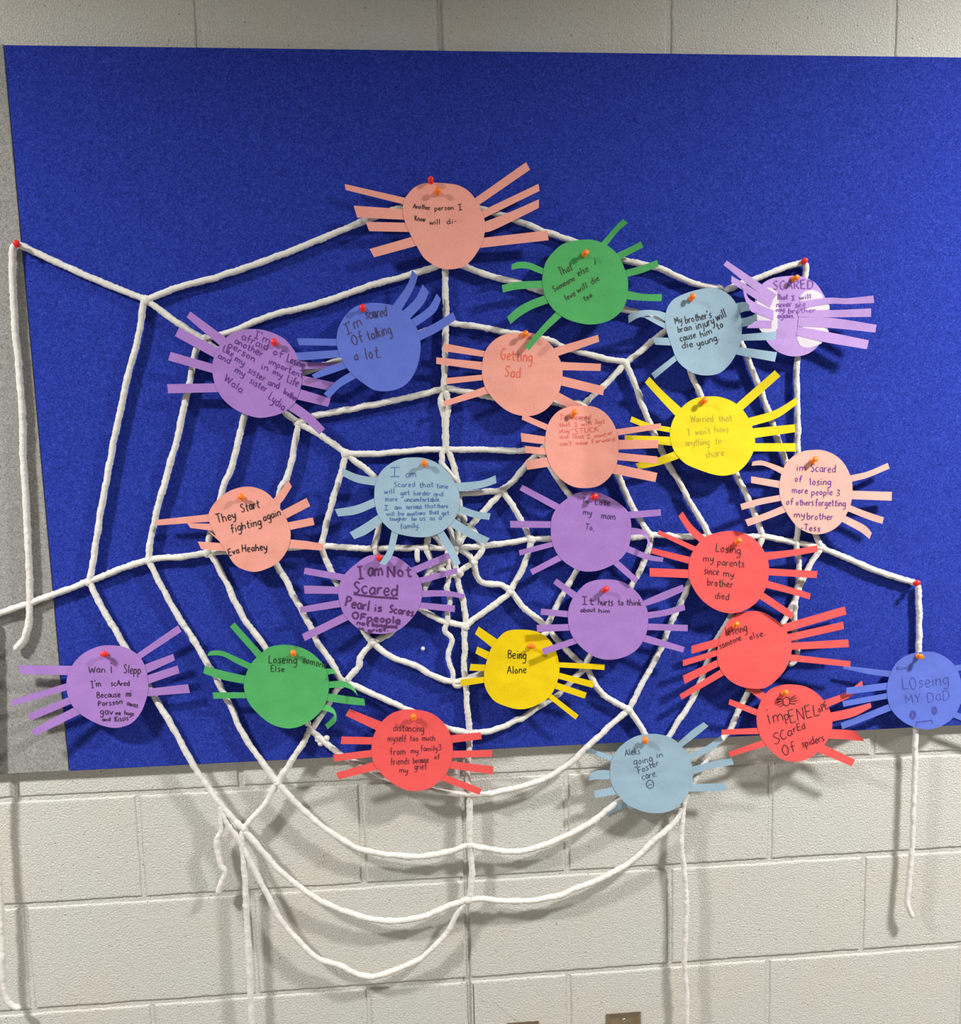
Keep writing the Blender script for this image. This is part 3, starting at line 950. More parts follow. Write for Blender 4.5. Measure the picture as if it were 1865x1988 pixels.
SP.append(dict(crop=cA, paper='salmon', d0=.018, tilt=.010, bend=[(0, 'c', .002)],
    label='salmon paper spider at the very top of the web, its note starting with Another',
    body=[(840, 292), (880, 290), (1030, 305), (1120, 350), (1180, 420), (1225, 510), (1250, 600), (1240, 700), (1210, 780), (1150, 870), (1090, 920), (1010, 942), (930, 940), (860, 910), (790, 860), (740, 780), (690, 690), (650, 600), (630, 520), (635, 430), (660, 385), (710, 330), (775, 297)],
    legs=[([(190, 300), (640, 403)], [(197, 345), (630, 452)]), ([(257, 463), (640, 490)], [(285, 553), (640, 570)]), ([(347, 585), (650, 592)], [(375, 656), (670, 662)]), ([(378, 790), (685, 702)], [(412, 853), (725, 768)]),
          ([(1558, 135), (1170, 408)], [(1587, 193), (1200, 460)]), ([(1652, 298), (1230, 500)], [(1660, 352), (1245, 555)]), ([(1655, 415), (1440, 510), (1245, 585)], [(1655, 480), (1330, 640), (1248, 665)]), ([(1720, 650), (1240, 705)], [(1728, 724), (1210, 782)])],
    ink=(40, 20, 25), pen=1.5, ink_label='two lines of black handwriting',
    text=words('''Another 705 482 835 497 38
person 868 500 1012 495 22
I 1048 497 1078 492 46
Know 718 576 797 584 40
will 828 606 910 606 44
di- 958 603 1035 596 42'''),
    pins=[('orange', 890, 368, 894, 340, 'holding the salmon spider at the top of the web')]))

SP.append(dict(crop=cB, paper='green', d0=.021, tilt=.010, bend=[(0, 'c', .003)],
    label='green paper spider near the top with four slanting lines of writing',
    body=[(930, 303), (1010, 312), (1090, 345), (1170, 400), (1230, 480), (1270, 570), (1298, 660), (1300, 760), (1285, 860), (1240, 950), (1160, 1020), (1060, 1060), (950, 1072), (840, 1055), (740, 1020), (650, 960), (590, 890), (545, 800), (525, 700), (530, 600), (560, 500), (620, 420), (700, 350), (800, 315)],
    legs=[([(247, 530), (310, 505), (400, 510), (470, 535), (545, 570)], [(245, 578), (320, 563), (400, 570), (460, 595), (530, 620)], dict(dt=.012)), ([(158, 715), (300, 685), (525, 675)], [(168, 783), (300, 755), (525, 742)], dict(dt=.008)),
          ([(205, 1005), (300, 920), (420, 855), (545, 808)], [(237, 1068), (320, 1000), (430, 935), (570, 882)], dict(dt=.004)), ([(368, 1272), (520, 1090), (630, 975)], [(402, 1307), (560, 1130), (685, 1015)], dict(dt=.003)),
          ([(1255, 117), (1180, 190), (1065, 325)], [(1298, 155), (1215, 225), (1110, 357)], dict(dt=.012)), ([(1418, 320), (1320, 370), (1195, 428)], [(1438, 375), (1330, 430), (1220, 487)], dict(dt=.010)), ([(1565, 488), (1420, 540), (1275, 580)], [(1578, 545), (1430, 605), (1297, 640)], dict(dt=.007)), ([(1608, 797), (1440, 795), (1303, 768)], [(1603, 862), (1440, 858), (1292, 845)])],
    ink=(38, 52, 18), pen=1.7, ink_label='four slanting lines of dark handwriting',
    text=words('''That 690 634 802 576 76
| 995 532 1015 528 48
Someone 630 778 825 672 52
else 852 634 945 590 62
love 742 858 828 806 52
will 846 790 938 738 56
die 975 715 1047 668 58
too 905 864 982 820 50'''),
    pins=[('orange', 902, 440, 924, 415, 'holding the green spider in the upper right of centre')]))

SP.append(dict(crop=cD, paper='blue', d0=.022, tilt=.012, bend=[(0, 'c', .002)],
    label='blue paper spider left of the middle string near the top, three lines about talking',
    body=[(1300, 212), (1400, 218), (1470, 240), (1530, 290), (1580, 360), (1603, 440), (1600, 530), (1575, 620), (1530, 690), (1470, 730), (1390, 745), (1320, 735), (1250, 690), (1190, 640), (1150, 590), (1115, 520), (1097, 440), (1110, 360), (1150, 290), (1210, 235)],
    legs=[([(857, 425), (1100, 428)], [(872, 467), (1100, 470)]), ([(848, 512), (1110, 495)], [(872, 560), (1120, 540)], dict(dt=.004)), ([(948, 645), (1040, 598), (1130, 570)], [(965, 670), (1060, 640), (1160, 605)], dict(dt=.004)), ([(1020, 760), (1100, 680), (1180, 630)], [(1055, 788), (1120, 720), (1215, 665)], dict(dt=.004)),
          ([(1553, 13), (1525, 100), (1440, 222)], [(1588, 50), (1560, 130), (1490, 255)], dict(dt=.006)), ([(1617, 100), (1570, 190), (1495, 262)], [(1655, 147), (1620, 220), (1540, 307)]), ([(1702, 155), (1650, 240), (1548, 312)], [(1728, 190), (1690, 270), (1580, 352)]), ([(1800, 267), (1680, 340), (1588, 385)], [(1820, 312), (1700, 390), (1605, 437)])],
    ink=(52, 44, 78), pen=1.9, ink_label='three lines of dark handwriting',
    text=words('''I'm 1160 405 1255 345 66
scared 1275 310 1405 288 62
Of 1195 472 1265 442 62
talking 1290 442 1432 395 66
a 1205 562 1230 556 34
lot. 1275 556 1372 540 78'''),
    pins=[('red', 1258, 252, 1254, 232, 'holding the blue spider left of the middle string')]))

SP.append(dict(crop=cD, paper='purple', d0=.018, tilt=.012, bend=[(25, 'c', .002)], wrinkle=.0016,
    label='purple paper spider in the upper left, its disc filled with slanting purple writing',
    body=[(560, 370), (640, 372), (720, 395), (790, 435), (850, 510), (885, 600), (888, 680), (870, 760), (840, 820), (780, 870), (710, 895), (630, 905), (550, 885), (480, 850), (420, 800), (380, 740), (355, 670), (348, 590), (365, 520), (400, 455), (450, 405), (500, 380)],
    legs=[([(215, 263), (445, 432)], [(193, 298), (395, 470)]), ([(147, 362), (390, 488)], [(123, 412), (360, 542)]), ([(97, 507), (350, 580)], [(82, 558), (350, 635)]), ([(75, 702), (360, 697)], [(82, 757), (385, 750)]),
          ([(1115, 568), (980, 572), (870, 562)], [(1040, 606), (890, 612)], dict(dt=-.006)), ([(1100, 695), (890, 650)], [(1060, 742), (885, 705)], dict(dt=-.006)), ([(1062, 788), (880, 732)], [(1047, 838), (865, 795)], dict(dt=-.004)), ([(1028, 970), (940, 880), (850, 815)], [(995, 1007), (900, 920), (805, 855)])],
    ink=(78, 30, 118), pen=1.9, ink_label='eight slanting lines of purple handwriting',
    text=words('''I'm 598 420 692 458 44
afraid 520 432 680 498 46
of 708 522 772 542 40
Losing 795 562 895 608 46
another 478 452 645 538 40
importent 685 578 890 668 38
person 440 475 600 568 24
in 640 610 682 624 24
my 710 640 765 666 24
Life 795 688 862 718 46
Like 408 502 468 538 40
my 480 562 537 592 24
sister 560 628 660 688 40
and 680 706 750 732 40
brother 775 758 852 806 36
and 378 542 452 582 38
my 480 628 540 658 24
sister 570 692 670 752 40
Lydia 682 788 775 862 50
Wala 415 678 520 758 44'''),
    pins=[('red', 728, 458, 716, 440, 'holding the purple spider in the upper left')]))

SP.append(dict(crop=cE, paper='salmon', d0=.018, tilt=.009, bend=[(60, 'c', .0025)],
    label='salmon paper spider right of the middle string with two large orange words',
    body=[(690, 97), (760, 100), (830, 130), (890, 180), (930, 240), (965, 310), (977, 390), (965, 480), (940, 550), (890, 620), (840, 665), (770, 695), (690, 700), (600, 675), (530, 630), (470, 570), (420, 500), (397, 420), (393, 340), (410, 250), (450, 180), (520, 125), (600, 100)],
    legs=[([(115, 172), (425, 232)], [(113, 230), (405, 272)]), ([(62, 275), (395, 308)], [(62, 322), (393, 368)]), ([(130, 425), (395, 400)], [(133, 470), (400, 440)]), ([(113, 595), (405, 490)], [(120, 632), (437, 538)]),
          ([(1233, 112), (915, 208)], [(1242, 162), (945, 265)]), ([(1255, 322), (963, 308)], [(1252, 374), (975, 368)]), ([(1280, 487), (975, 412)], [(1270, 550), (970, 480)], dict(dt=.006)), ([(1150, 638), (960, 535)], [(1070, 670), (920, 585)], dict(dt=-.008))],
    ink=(220, 88, 58), pen=1.7, ink_label='two words in orange ink',
    text=words('''Getting 525 292 757 308 80
Sad 555 415 672 422 78'''),
    pins=[('orange', 695, 112, 712, 98, 'holding the salmon spider right of the middle string')]))

SP.append(dict(crop=cE, paper='salmon', d0=.024, tilt=.008, bend=[(0, 'k', .024)],
    label='salmon paper spider with a vertical fold and five lines of faint red writing',
    body=[(1120, 625), (1200, 632), (1270, 665), (1330, 730), (1365, 800), (1383, 880), (1380, 960), (1370, 1040), (1340, 1110), (1290, 1170), (1220, 1212), (1130, 1222), (1050, 1210), (980, 1170), (920, 1110), (880, 1040), (855, 960), (850, 870), (865, 780), (900, 710), (960, 655), (1040, 630)],
    legs=[([(690, 685), (870, 762)], [(680, 725), (855, 802)]), ([(673, 822), (850, 848)], [(680, 886), (848, 905)]), ([(703, 915), (852, 932)], [(708, 967), (858, 982)]), ([(708, 1022), (870, 998)], [(720, 1090), (888, 1065)]),
          ([(1688, 752), (1370, 795)], [(1690, 792), (1380, 840)], dict(dt=.012)), ([(1670, 875), (1385, 872)], [(1667, 932), (1385, 942)], dict(dt=.012)), ([(1663, 993), (1385, 965)], [(1663, 1045), (1380, 1020)], dict(dt=.012)), ([(1663, 1112), (1365, 1048)], [(1648, 1178), (1330, 1115)], dict(dt=.012))],
    ink=(206, 92, 84), pen=1.3, ink_label='five lines of faint red handwriting',
    text=words('''I'm 960 725 1012 725 36.0
scared 1045 727 1182 720 32.0
that 955 780 1032 773 30.4
I 1065 777 1087 774 30.4
will 1110 773 1190 766 32.0
Just 1210 757 1282 752 33.6
stay 950 827 1027 820 30.4
"STUCK" 1045 832 1258 806 38.4
and 952 866 1020 863 28.8
That 1045 862 1130 861 30.4
I 1155 862 1177 860 28.8
wont 1210 858 1292 846 30.4
or 1302 838 1340 832 17.6
can't 955 916 1042 911 32.0
move 1075 910 1160 906 19.2
Forward 1190 896 1356 880 30.4'''),
    pins=[('orange', 1050, 692, 1072, 664, 'holding the folded salmon spider with faint red writing')]))

SP.append(dict(crop=cC, paper='grey', d0=.026, tilt=.001, bend=[(0, 'c', .014)],
    label='grey-blue paper spider at upper right with curled legs and a four-line black note',
    body=[(640, 415), (700, 412), (770, 430), (830, 475), (870, 540), (893, 620), (897, 700), (885, 790), (850, 870), (800, 940), (740, 985), (660, 998), (580, 985), (510, 945), (460, 890), (430, 810), (405, 740), (385, 660), (385, 590), (405, 530), (450, 480), (540, 440)],
    legs=[([(135, 595), (180, 570), (260, 558), (340, 565), (390, 580)], [(138, 648), (200, 612), (280, 595), (330, 602), (385, 635)], dict(dt=.012, curl=.008)), ([(242, 580), (310, 615), (390, 650)], [(248, 612), (330, 658), (385, 685)], dict(dt=.016)), ([(297, 742), (410, 745)], [(317, 792), (420, 797)]), ([(290, 985), (435, 872)], [(313, 1020), (452, 905)]),
          ([(945, 522), (925, 508), (900, 505), (868, 512)], [(948, 566), (925, 566), (905, 572), (885, 580)], dict(dt=.016)), ([(995, 574), (975, 592), (935, 606), (895, 615)], [(998, 622), (965, 652), (925, 668), (897, 672)], dict(dt=.020)), ([(1130, 703), (900, 722)], [(1122, 760), (900, 765)], dict(dt=.006)), ([(1133, 842), (890, 808)], [(1118, 906), (862, 858)], dict(dt=.006))],
    ink=(22, 24, 34), pen=1.7, ink_label='four lines of black handwriting',
    text=words('''My 452 655 498 642 48
brother's 520 652 697 607 50
will 730 636 797 602 56
brain 470 712 562 692 44
injury 595 692 716 650 34
to 735 692 776 672 46
cause 485 772 592 742 26
him 622 746 700 716 46
die 497 820 572 806 46
young. 600 806 748 760 28'''),
    pins=[('orange', 556, 485, 572, 462, 'holding the grey-blue spider in the upper right')]))

SP.append(dict(crop=cC, paper='lilac', d0=.018, tilt=.008, bend=[(0, 'c', .001)],
    label='lilac paper spider at upper right, legs glued over its front with whitish glue patches',
    body=[(1130, 340), (1220, 330), (1300, 335), (1380, 370), (1430, 430), (1475, 520), (1490, 600), (1470, 690), (1430, 770), (1370, 835), (1300, 865), (1220, 868), (1140, 840), (1080, 790), (1035, 720), (1003, 650), (990, 580), (985, 500), (1000, 440), (1040, 380), (1090, 350)],
    legs=[([(795, 227), (960, 340), (1130, 455)], [(775, 258), (940, 390), (1095, 505)], dict(front=True, dt=.012)), ([(828, 328), (960, 410), (1105, 495)], [(825, 372), (950, 460), (1085, 545)], dict(front=True, dt=.010)),
          ([(903, 388), (918, 425), (945, 482), (1010, 520), (1110, 562)], [(906, 410), (912, 460), (950, 560), (1020, 592), (1107, 627)], dict(front=True, dt=.014)), ([(955, 640), (1010, 630), (1097, 630)], [(930, 680), (1010, 681), (1097, 682)], dict(front=True, dt=.006)),
          ([(1778, 462), (1600, 480), (1480, 476), (1290, 500)], [(1785, 512), (1600, 520), (1490, 518), (1275, 552)], dict(front=True, dt=.010)), ([(1763, 548), (1500, 560), (1270, 562)], [(1763, 605), (1500, 608), (1275, 605)], dict(front=True, dt=.008)), ([(1800, 658), (1500, 612), (1277, 607)], [(1792, 710), (1500, 680), (1272, 668)], dict(front=True, dt=.008)), ([(1748, 762), (1470, 705), (1272, 670)], [(1735, 822), (1440, 772), (1262, 728)], dict(front=True, dt=.006))],
    glue=[[(1045, 415), (1090, 410), (1130, 438), (1145, 500), (1140, 600), (1125, 700), (1060, 712), (1015, 690), (1000, 620), (995, 520), (1010, 450)],
          [(1290, 500), (1300, 450), (1350, 425), (1405, 435), (1445, 480), (1400, 520), (1350, 545)],
          [(1300, 560), (1400, 530), (1472, 520), (1478, 556), (1380, 560)],
          [(1270, 735), (1330, 745), (1435, 770), (1390, 800), (1330, 812), (1285, 790)],
          [(1300, 612), (1470, 690), (1460, 705), (1320, 690)]],
    ink=(122, 70, 160), pen=1.6, ink_up=.0009, ink_label='five lines of purple handwriting',
    text=words('''SCARED 1108 420 1378 414 58
That 1132 490 1208 486 36
I 1230 492 1256 489 28
will 1285 490 1362 482 34
never 1130 538 1232 535 22
see 1255 542 1326 538 24
my 1128 572 1186 566 20
brother 1210 580 1390 576 34
again. 1135 612 1252 611 20'''),
    pins=[('orange', 1240, 352, 1272, 338, 'holding the lilac spider with glue patches')]))

SP.append(dict(crop=cC, paper='yellow', d0=.018, tilt=.016, bend=[(0, 'c', .002)],
    label='bright yellow paper spider on the right, its note in faint yellowish pen',
    body=[(650, 1140), (740, 1140), (830, 1170), (900, 1225), (950, 1300), (980, 1390), (985, 1470), (960, 1540), (920, 1600), (860, 1650), (780, 1670), (700, 1660), (610, 1630), (520, 1590), (460, 1530), (425, 1460), (415, 1390), (430, 1310), (470, 1240), (530, 1180), (590, 1150)],
    legs=[([(278, 1007), (370, 1105), (490, 1215)], [(247, 1045), (350, 1160), (445, 1262)], dict(dt=.012)), ([(158, 1272), (280, 1320), (418, 1345)], [(147, 1308), (260, 1350), (412, 1380)], dict(dt=-.003)), ([(112, 1398), (415, 1408)], [(112, 1428), (300, 1455), (415, 1468)], dict(dt=-.008)), ([(185, 1588), (330, 1550), (440, 1508)], [(203, 1628), (340, 1600), (475, 1555)], dict(dt=-.008)),
          ([(1118, 963), (858, 1190)], [(1155, 1003), (900, 1232)], dict(dt=.010)), ([(1262, 1145), (1120, 1230), (945, 1282)], [(1270, 1190), (1130, 1285), (970, 1335)], dict(dt=.008)), ([(1252, 1325), (970, 1352)], [(1255, 1378), (985, 1417)]), ([(1258, 1452), (985, 1452)], [(1258, 1508), (970, 1507)])],
    ink=(176, 158, 34), pen=1.3, ink_label='four lines of faint olive handwriting',
    text=words('''Worried 556 1312 708 1307 48
that 745 1312 832 1302 46
I 535 1398 556 1392 40
won't 585 1397 688 1387 42
have 715 1380 812 1376 46
anything 520 1472 682 1462 46
to 720 1457 762 1453 44
share 655 1552 782 1532 46'''),
    pins=[('orange', 632, 1178, 652, 1160, 'holding the bright yellow spider on the right')]))

SP.append(dict(crop=cI, paper='pink', d0=.018, tilt=.010, bend=[(0, 'c', .003)],
    label='pale pink paper spider at right with six lines of dark purple writing',
    body=[(1120, 112), (1180, 112), (1250, 135), (1310, 180), (1350, 240), (1375, 310), (1380, 380), (1370, 460), (1340, 530), (1300, 590), (1250, 630), (1180, 655), (1110, 652), (1040, 620), (990, 570), (945, 500), (915, 430), (907, 350), (920, 270), (950, 200), (1000, 150), (1060, 120)],
    legs=[([(735, 187), (790, 180), (860, 200), (940, 230)], [(728, 214), (800, 212), (870, 240), (925, 270)], dict(dt=.014, curl=.004)), ([(725, 282), (912, 312)], [(725, 325), (908, 358)], dict(dt=.006)), ([(655, 462), (760, 430), (912, 402)], [(665, 500), (790, 465), (920, 440)], dict(dt=.010)), ([(685, 562), (800, 525), (935, 470)], [(705, 605), (830, 560), (945, 515)], dict(dt=.008)),
          ([(1608, 195), (1480, 250), (1372, 275)], [(1620, 232), (1480, 290), (1385, 315)], dict(dt=-.002)), ([(1635, 383), (1378, 375)], [(1633, 440), (1378, 430)], dict(dt=-.006)), ([(1583, 548), (1470, 510), (1368, 470)], [(1573, 590), (1480, 560), (1355, 510)], dict(dt=.003, curl=-.003)), ([(1505, 648), (1460, 600), (1340, 540)], [(1490, 688), (1430, 640), (1310, 575)], dict(dt=.006, curl=.004))],
    ink=(78, 42, 124), pen=1.7, ink_label='six lines of dark purple handwriting',
    text=words('''im 1018 248 1080 247 28
Scared 1110 250 1272 258 52
of 1005 314 1052 320 40
losing 1105 340 1242 338 46
more 990 392 1092 392 26
people 1115 404 1252 404 42
& 1275 408 1302 410 42
of 950 466 997 466 42
others 1015 470 1130 470 42
forgetting 1140 472 1336 478 44
my 1003 547 1072 547 24
brother 1085 562 1256 562 44
-Tess 1045 632 1172 638 42'''),
    pins=[('orange', 1118, 190, 1150, 162, 'holding the pale pink spider on the right')]))

SP.append(dict(crop=cF, paper='salmon', d0=.018, tilt=.009, bend=[(0, 'c', .002)], wrinkle=.002,
    label='crumpled salmon paper spider on the left with a torn edge and bold black writing',
    body=[(900, 490), (990, 493), (1080, 525), (1150, 580), (1210, 660), (1270, 750), (1310, 840), (1325, 930), (1305, 1030), (1260, 1120), (1190, 1190), (1100, 1235), (1000, 1260), (900, 1240), (820, 1195), (760, 1110), (715, 1035), (668, 965), (620, 880), (580, 780), (590, 710), (640, 630), (720, 560), (800, 515)],
    legs=[([(105, 790), (585, 738)], [(115, 840), (600, 805)]), ([(388, 818), (610, 825)], [(415, 862), (560, 880), (640, 890)]), ([(483, 985), (680, 998)], [(515, 1055), (730, 1072)]),
          ([(578, 888), (690, 962)], [(590, 902), (680, 985)]),
          ([(1305, 433), (1230, 530), (1170, 598)], [(1335, 488), (1265, 600), (1215, 658)]), ([(1468, 590), (1250, 705)], [(1502, 665), (1290, 775)]), ([(1525, 767), (1297, 812)], [(1540, 835), (1322, 880)]), ([(1620, 1010), (1500, 985), (1320, 965)], [(1620, 1068), (1300, 1042)])],
    ink=(34, 16, 24), pen=2.1, ink_label='three lines of bold black handwriting',
    text=words('''They 662 822 832 774 80
Start 880 722 1045 676 76
fighting 788 908 1062 832 72
again 1080 806 1237 744 40
Eva 765 1117 862 1088 62
Heahey 885 1082 1112 1062 64'''),
    pins=[('orange', 884, 592, 868, 572, 'holding the crumpled salmon spider on the left')]))

SP.append(dict(crop=cG, paper='grey', d0=.020, tilt=.010, bend=[(0, 'c', .002)],
    label='grey-blue paper spider above the web centre with nine lines of small blue writing',
    body=[(1040, 118), (1130, 128), (1220, 165), (1300, 230), (1360, 310), (1400, 400), (1408, 490), (1390, 580), (1340, 660), (1260, 730), (1160, 770), (1060, 775), (960, 762), (870, 735), (790, 670), (740, 600), (712, 510), (705, 420), (715, 330), (750, 250), (820, 180), (920, 130)],
    legs=[([(440, 205), (570, 260), (740, 290)], [(440, 268), (560, 325), (715, 352)], dict(dt=.008)), ([(380, 545), (550, 515), (705, 455)], [(408, 605), (560, 585), (718, 522)], dict(dt=.005)), ([(503, 735), (600, 680), (730, 595)], [(540, 792), (650, 745), (775, 650)], dict(dt=.004)), ([(745, 992), (810, 890), (845, 740)], [(800, 1005), (860, 910), (900, 755)], dict(dt=.005)),
          ([(1703, 267), (1580, 310), (1370, 330)], [(1710, 330), (1590, 370), (1400, 400)], dict(dt=.006)), ([(1662, 580), (1540, 560), (1405, 512)], [(1650, 633), (1530, 615), (1400, 575)]), ([(1655, 785), (1520, 720), (1372, 625)], [(1620, 835), (1470, 770), (1320, 680)]), ([(1415, 990), (1360, 860), (1270, 712)], [(1375, 1022), (1310, 900), (1215, 742)], dict(dt=.014, curl=-.004))],
    ink=(64, 98, 152), pen=1.35, ink_label='nine lines of small blue handwriting',
    text=words('''I 830 278 918 276 74
am 960 282 1050 280 36
Scared 865 362 1042 360 42
that 1075 366 1192 362 42
time 1215 372 1312 378 42
will 785 420 872 415 42
get 920 432 997 425 40
harder 1030 432 1167 430 38
and 1190 438 1272 438 38
more 795 480 897 478 24
uncomfortable. 955 482 1252 482 38
I 785 550 822 550 38
am 870 548 932 548 24
nervous 970 545 1097 542 26
that 1120 540 1212 535 38
there 1220 536 1312 536 38
will 805 600 872 600 36
be 900 598 952 596 36
emotions 975 600 1127 592 38
that 1155 588 1237 586 36
get 1260 596 1322 590 36
tougher 830 640 972 638 36
for 1010 640 1057 638 36
us 1078 640 1127 638 28
as 1160 636 1207 635 22
a 1235 632 1260 630 24
family. 920 706 1078 698 46'''),
    pins=[('orange', 1116, 178, 1119, 158, 'holding the grey-blue spider above the centre of the web')]))

SP.append(dict(crop=cG, paper='purple', d0=.018, tilt=.009, bend=[(0, 'c', .002)],
    label='purple paper spider below the centre with thick marker lettering and an underlined word',
    body=[(700, 920), (790, 922), (880, 935), (960, 985), (1030, 1050), (1080, 1120), (1100, 1220), (1085, 1320), (1040, 1410), (980, 1480), (920, 1530), (850, 1560), (750, 1572), (660, 1560), (580, 1530), (510, 1475), (450, 1400), (420, 1310), (408, 1220), (430, 1130), (480, 1060), (560, 990), (630, 940)],
    legs=[([(135, 1025), (465, 1082)], [(123, 1078), (430, 1132)]), ([(125, 1172), (412, 1182)], [(132, 1240), (408, 1242)]), ([(92, 1350), (410, 1292)], [(98, 1400), (435, 1350)]), ([(110, 1573), (445, 1408)], [(135, 1630), (485, 1460)]),
          ([(1320, 898), (1015, 1025)], [(1340, 945), (1050, 1072)], dict(dt=.002)), ([(1385, 1027), (1070, 1110)], [(1392, 1072), (1095, 1155)], dict(dt=.002)), ([(1450, 1245), (1300, 1215), (1095, 1212)], [(1447, 1282), (1300, 1262), (1095, 1268)], dict(dt=-.006)), ([(1370, 1337), (1090, 1312)], [(1367, 1392), (1075, 1362)], dict(dt=-.002))],
    ink=(76, 34, 92), pen=3.4, ink_label='thick dark purple marker lettering',
    text=words('''I 570 1117 622 1110 98
am 650 1102 778 1092 66
Not 808 1110 1012 1094 94
Scared 530 1234 897 1258 100
Pearl 462 1340 662 1384 82
is 702 1385 768 1388 38
Scares 825 1392 1027 1424 62
OF 515 1440 637 1462 52
people 645 1468 922 1490 62
not 560 1492 662 1508 38
being 685 1508 798 1522 36
mine 808 1522 896 1524 20
in 575 1536 620 1544 18
grief. 650 1556 822 1548 30'''),
    draw=[[(535, 1243), (700, 1264), (900, 1278)], [(536, 1246), (700, 1267), (900, 1281)]],
    pins=[('red', 746, 950, 745, 940, 'holding the purple spider with thick marker lettering')]))

SP.append(dict(crop=cH, paper='purple', d0=.018, tilt=.010, bend=[(0, 'c', .002)],
    label='purple paper spider right of centre with three sparse lines and one leg curled down',
    body=[(840, 252), (920, 258), (1010, 290), (1100, 340), (1170, 395), (1210, 440), (1232, 520), (1237, 620), (1220, 730), (1185, 810), (1120, 880), (1040, 930), (950, 965), (850, 978), (760, 965), (680, 925), (610, 870), (550, 790), (515, 690), (508, 580), (520, 480), (570, 390), (650, 320), (740, 268)],
    legs=[([(250, 190), (585, 368)], [(225, 240), (548, 418)]), ([(140, 518), (510, 522)], [(142, 580), (508, 582)]), ([(218, 785), (515, 708)], [(228, 832), (530, 752)]), ([(318, 962), (580, 825)], [(343, 1007), (612, 872)]),
          ([(1503, 413), (1210, 435)], [(1505, 472), (1230, 495)]), ([(1404, 750), (1400, 690), (1370, 622), (1310, 590), (1240, 580)], [(1388, 752), (1380, 690), (1355, 655), (1310, 642), (1240, 648)], dict(dt=.022, dB=.004)),
          ([(1528, 850), (1400, 825), (1220, 748)], [(1520, 890), (1380, 870), (1190, 800)], dict(dt=.012)), ([(1303, 1045), (1125, 882)], [(1265, 1083), (1075, 915)])],
    ink=(58, 34, 92), pen=1.6, ink_label='three sparse lines of dark handwriting',
    text=words('''To 790 348 845 362 46
Lose 905 372 1048 380 52
my 800 462 877 472 34
mom 965 497 1092 510 38
To. 815 592 902 612 52'''),
    pins=[('red', 888, 310, 918, 290, 'holding the purple spider right of the centre')]))

SP.append(dict(crop=cH, paper='purple', d0=.021, tilt=.010, bend=[(0, 'c', .003)],
    label='purple paper spider whose leg overlaps the deep yellow one, two lines of writing',
    body=[(980, 1048), (1080, 1052), (1170, 1075), (1250, 1130), (1310, 1190), (1350, 1260), (1385, 1340), (1388, 1440), (1375, 1530), (1340, 1610), (1290, 1680), (1210, 1735), (1110, 1768), (1010, 1775), (920, 1755), (840, 1710), (770, 1650), (720, 1590), (680, 1510), (665, 1420), (668, 1320), (700, 1230), (750, 1160), (820, 1090), (900, 1058)],
    legs=[([(560, 1040), (755, 1178)], [(530, 1085), (715, 1225)]), ([(420, 1312), (670, 1335)], [(415, 1367), (665, 1392)]), ([(380, 1460), (668, 1452)], [(383, 1525), (672, 1512)]), ([(428, 1675), (695, 1585)], [(443, 1733), (732, 1632)], dict(dt=.008)),
          ([(1700, 1095), (1520, 1165), (1350, 1240)], [(1722, 1150), (1530, 1235), (1370, 1288)], dict(dt=.007)), ([(1715, 1270), (1550, 1320), (1385, 1345)], [(1725, 1325), (1560, 1375), (1390, 1403)], dict(dt=.006)), ([(1748, 1460), (1388, 1448)], [(1745, 1518), (1385, 1507)]), ([(1718, 1660), (1370, 1552)], [(1705, 1710), (1340, 1612)])],
    ink=(48, 24, 60), pen=1.7, ink_label='two lines of dark handwriting',
    text=words('''It 790 1277 897 1277 66
hurts 935 1282 1072 1287 66
to 1115 1282 1167 1282 52
think 1190 1282 1328 1286 56
about 775 1346 912 1342 42
him 940 1352 1042 1352 42'''),
    pins=[('red', 985, 1150, 1022, 1126, 'holding the purple spider beside the deep yellow one')]))

SP.append(dict(crop=cL, paper='gold', d0=.018, tilt=.009, bend=[(45, 'c', .003)],
    label='deep yellow paper spider below the centre of the web, two words in black',
    body=[(1210, 137), (1290, 137), (1360, 150), (1420, 185), (1460, 235), (1485, 300), (1498, 370), (1490, 440), (1465, 510), (1430, 560), (1370, 600), (1300, 628), (1230, 632), (1150, 610), (1090, 580), (1045, 520), (1027, 460), (1030, 390), (1050, 310), (1075, 245), (1120, 185), (1160, 150)],
    legs=[([(993, 117), (1118, 203)], [(970, 163), (1085, 255)]), ([(985, 242), (1070, 280)], [(973, 285), (1050, 325)]), ([(943, 350), (1040, 355)], [(935, 392), (1032, 395)]), ([(880, 447), (1028, 430)], [(882, 490), (1025, 468)]),
          ([(1780, 353), (1495, 340)], [(1778, 388), (1497, 372)]), ([(1713, 460), (1495, 405)], [(1705, 500), (1490, 442)]), ([(1668, 530), (1485, 467)], [(1655, 567), (1470, 505)]), ([(1617, 670), (1450, 540)], [(1598, 698), (1425, 560)])],
    ink=(34, 26, 20), pen=1.7, ink_label='two words in black ink',
    text=words('''Being 1175 312 1290 322 54
Alone 1170 412 1292 407 50'''),
    pins=[('orange', 1316, 240, 1334, 238, 'holding the deep yellow spider below the centre')]))

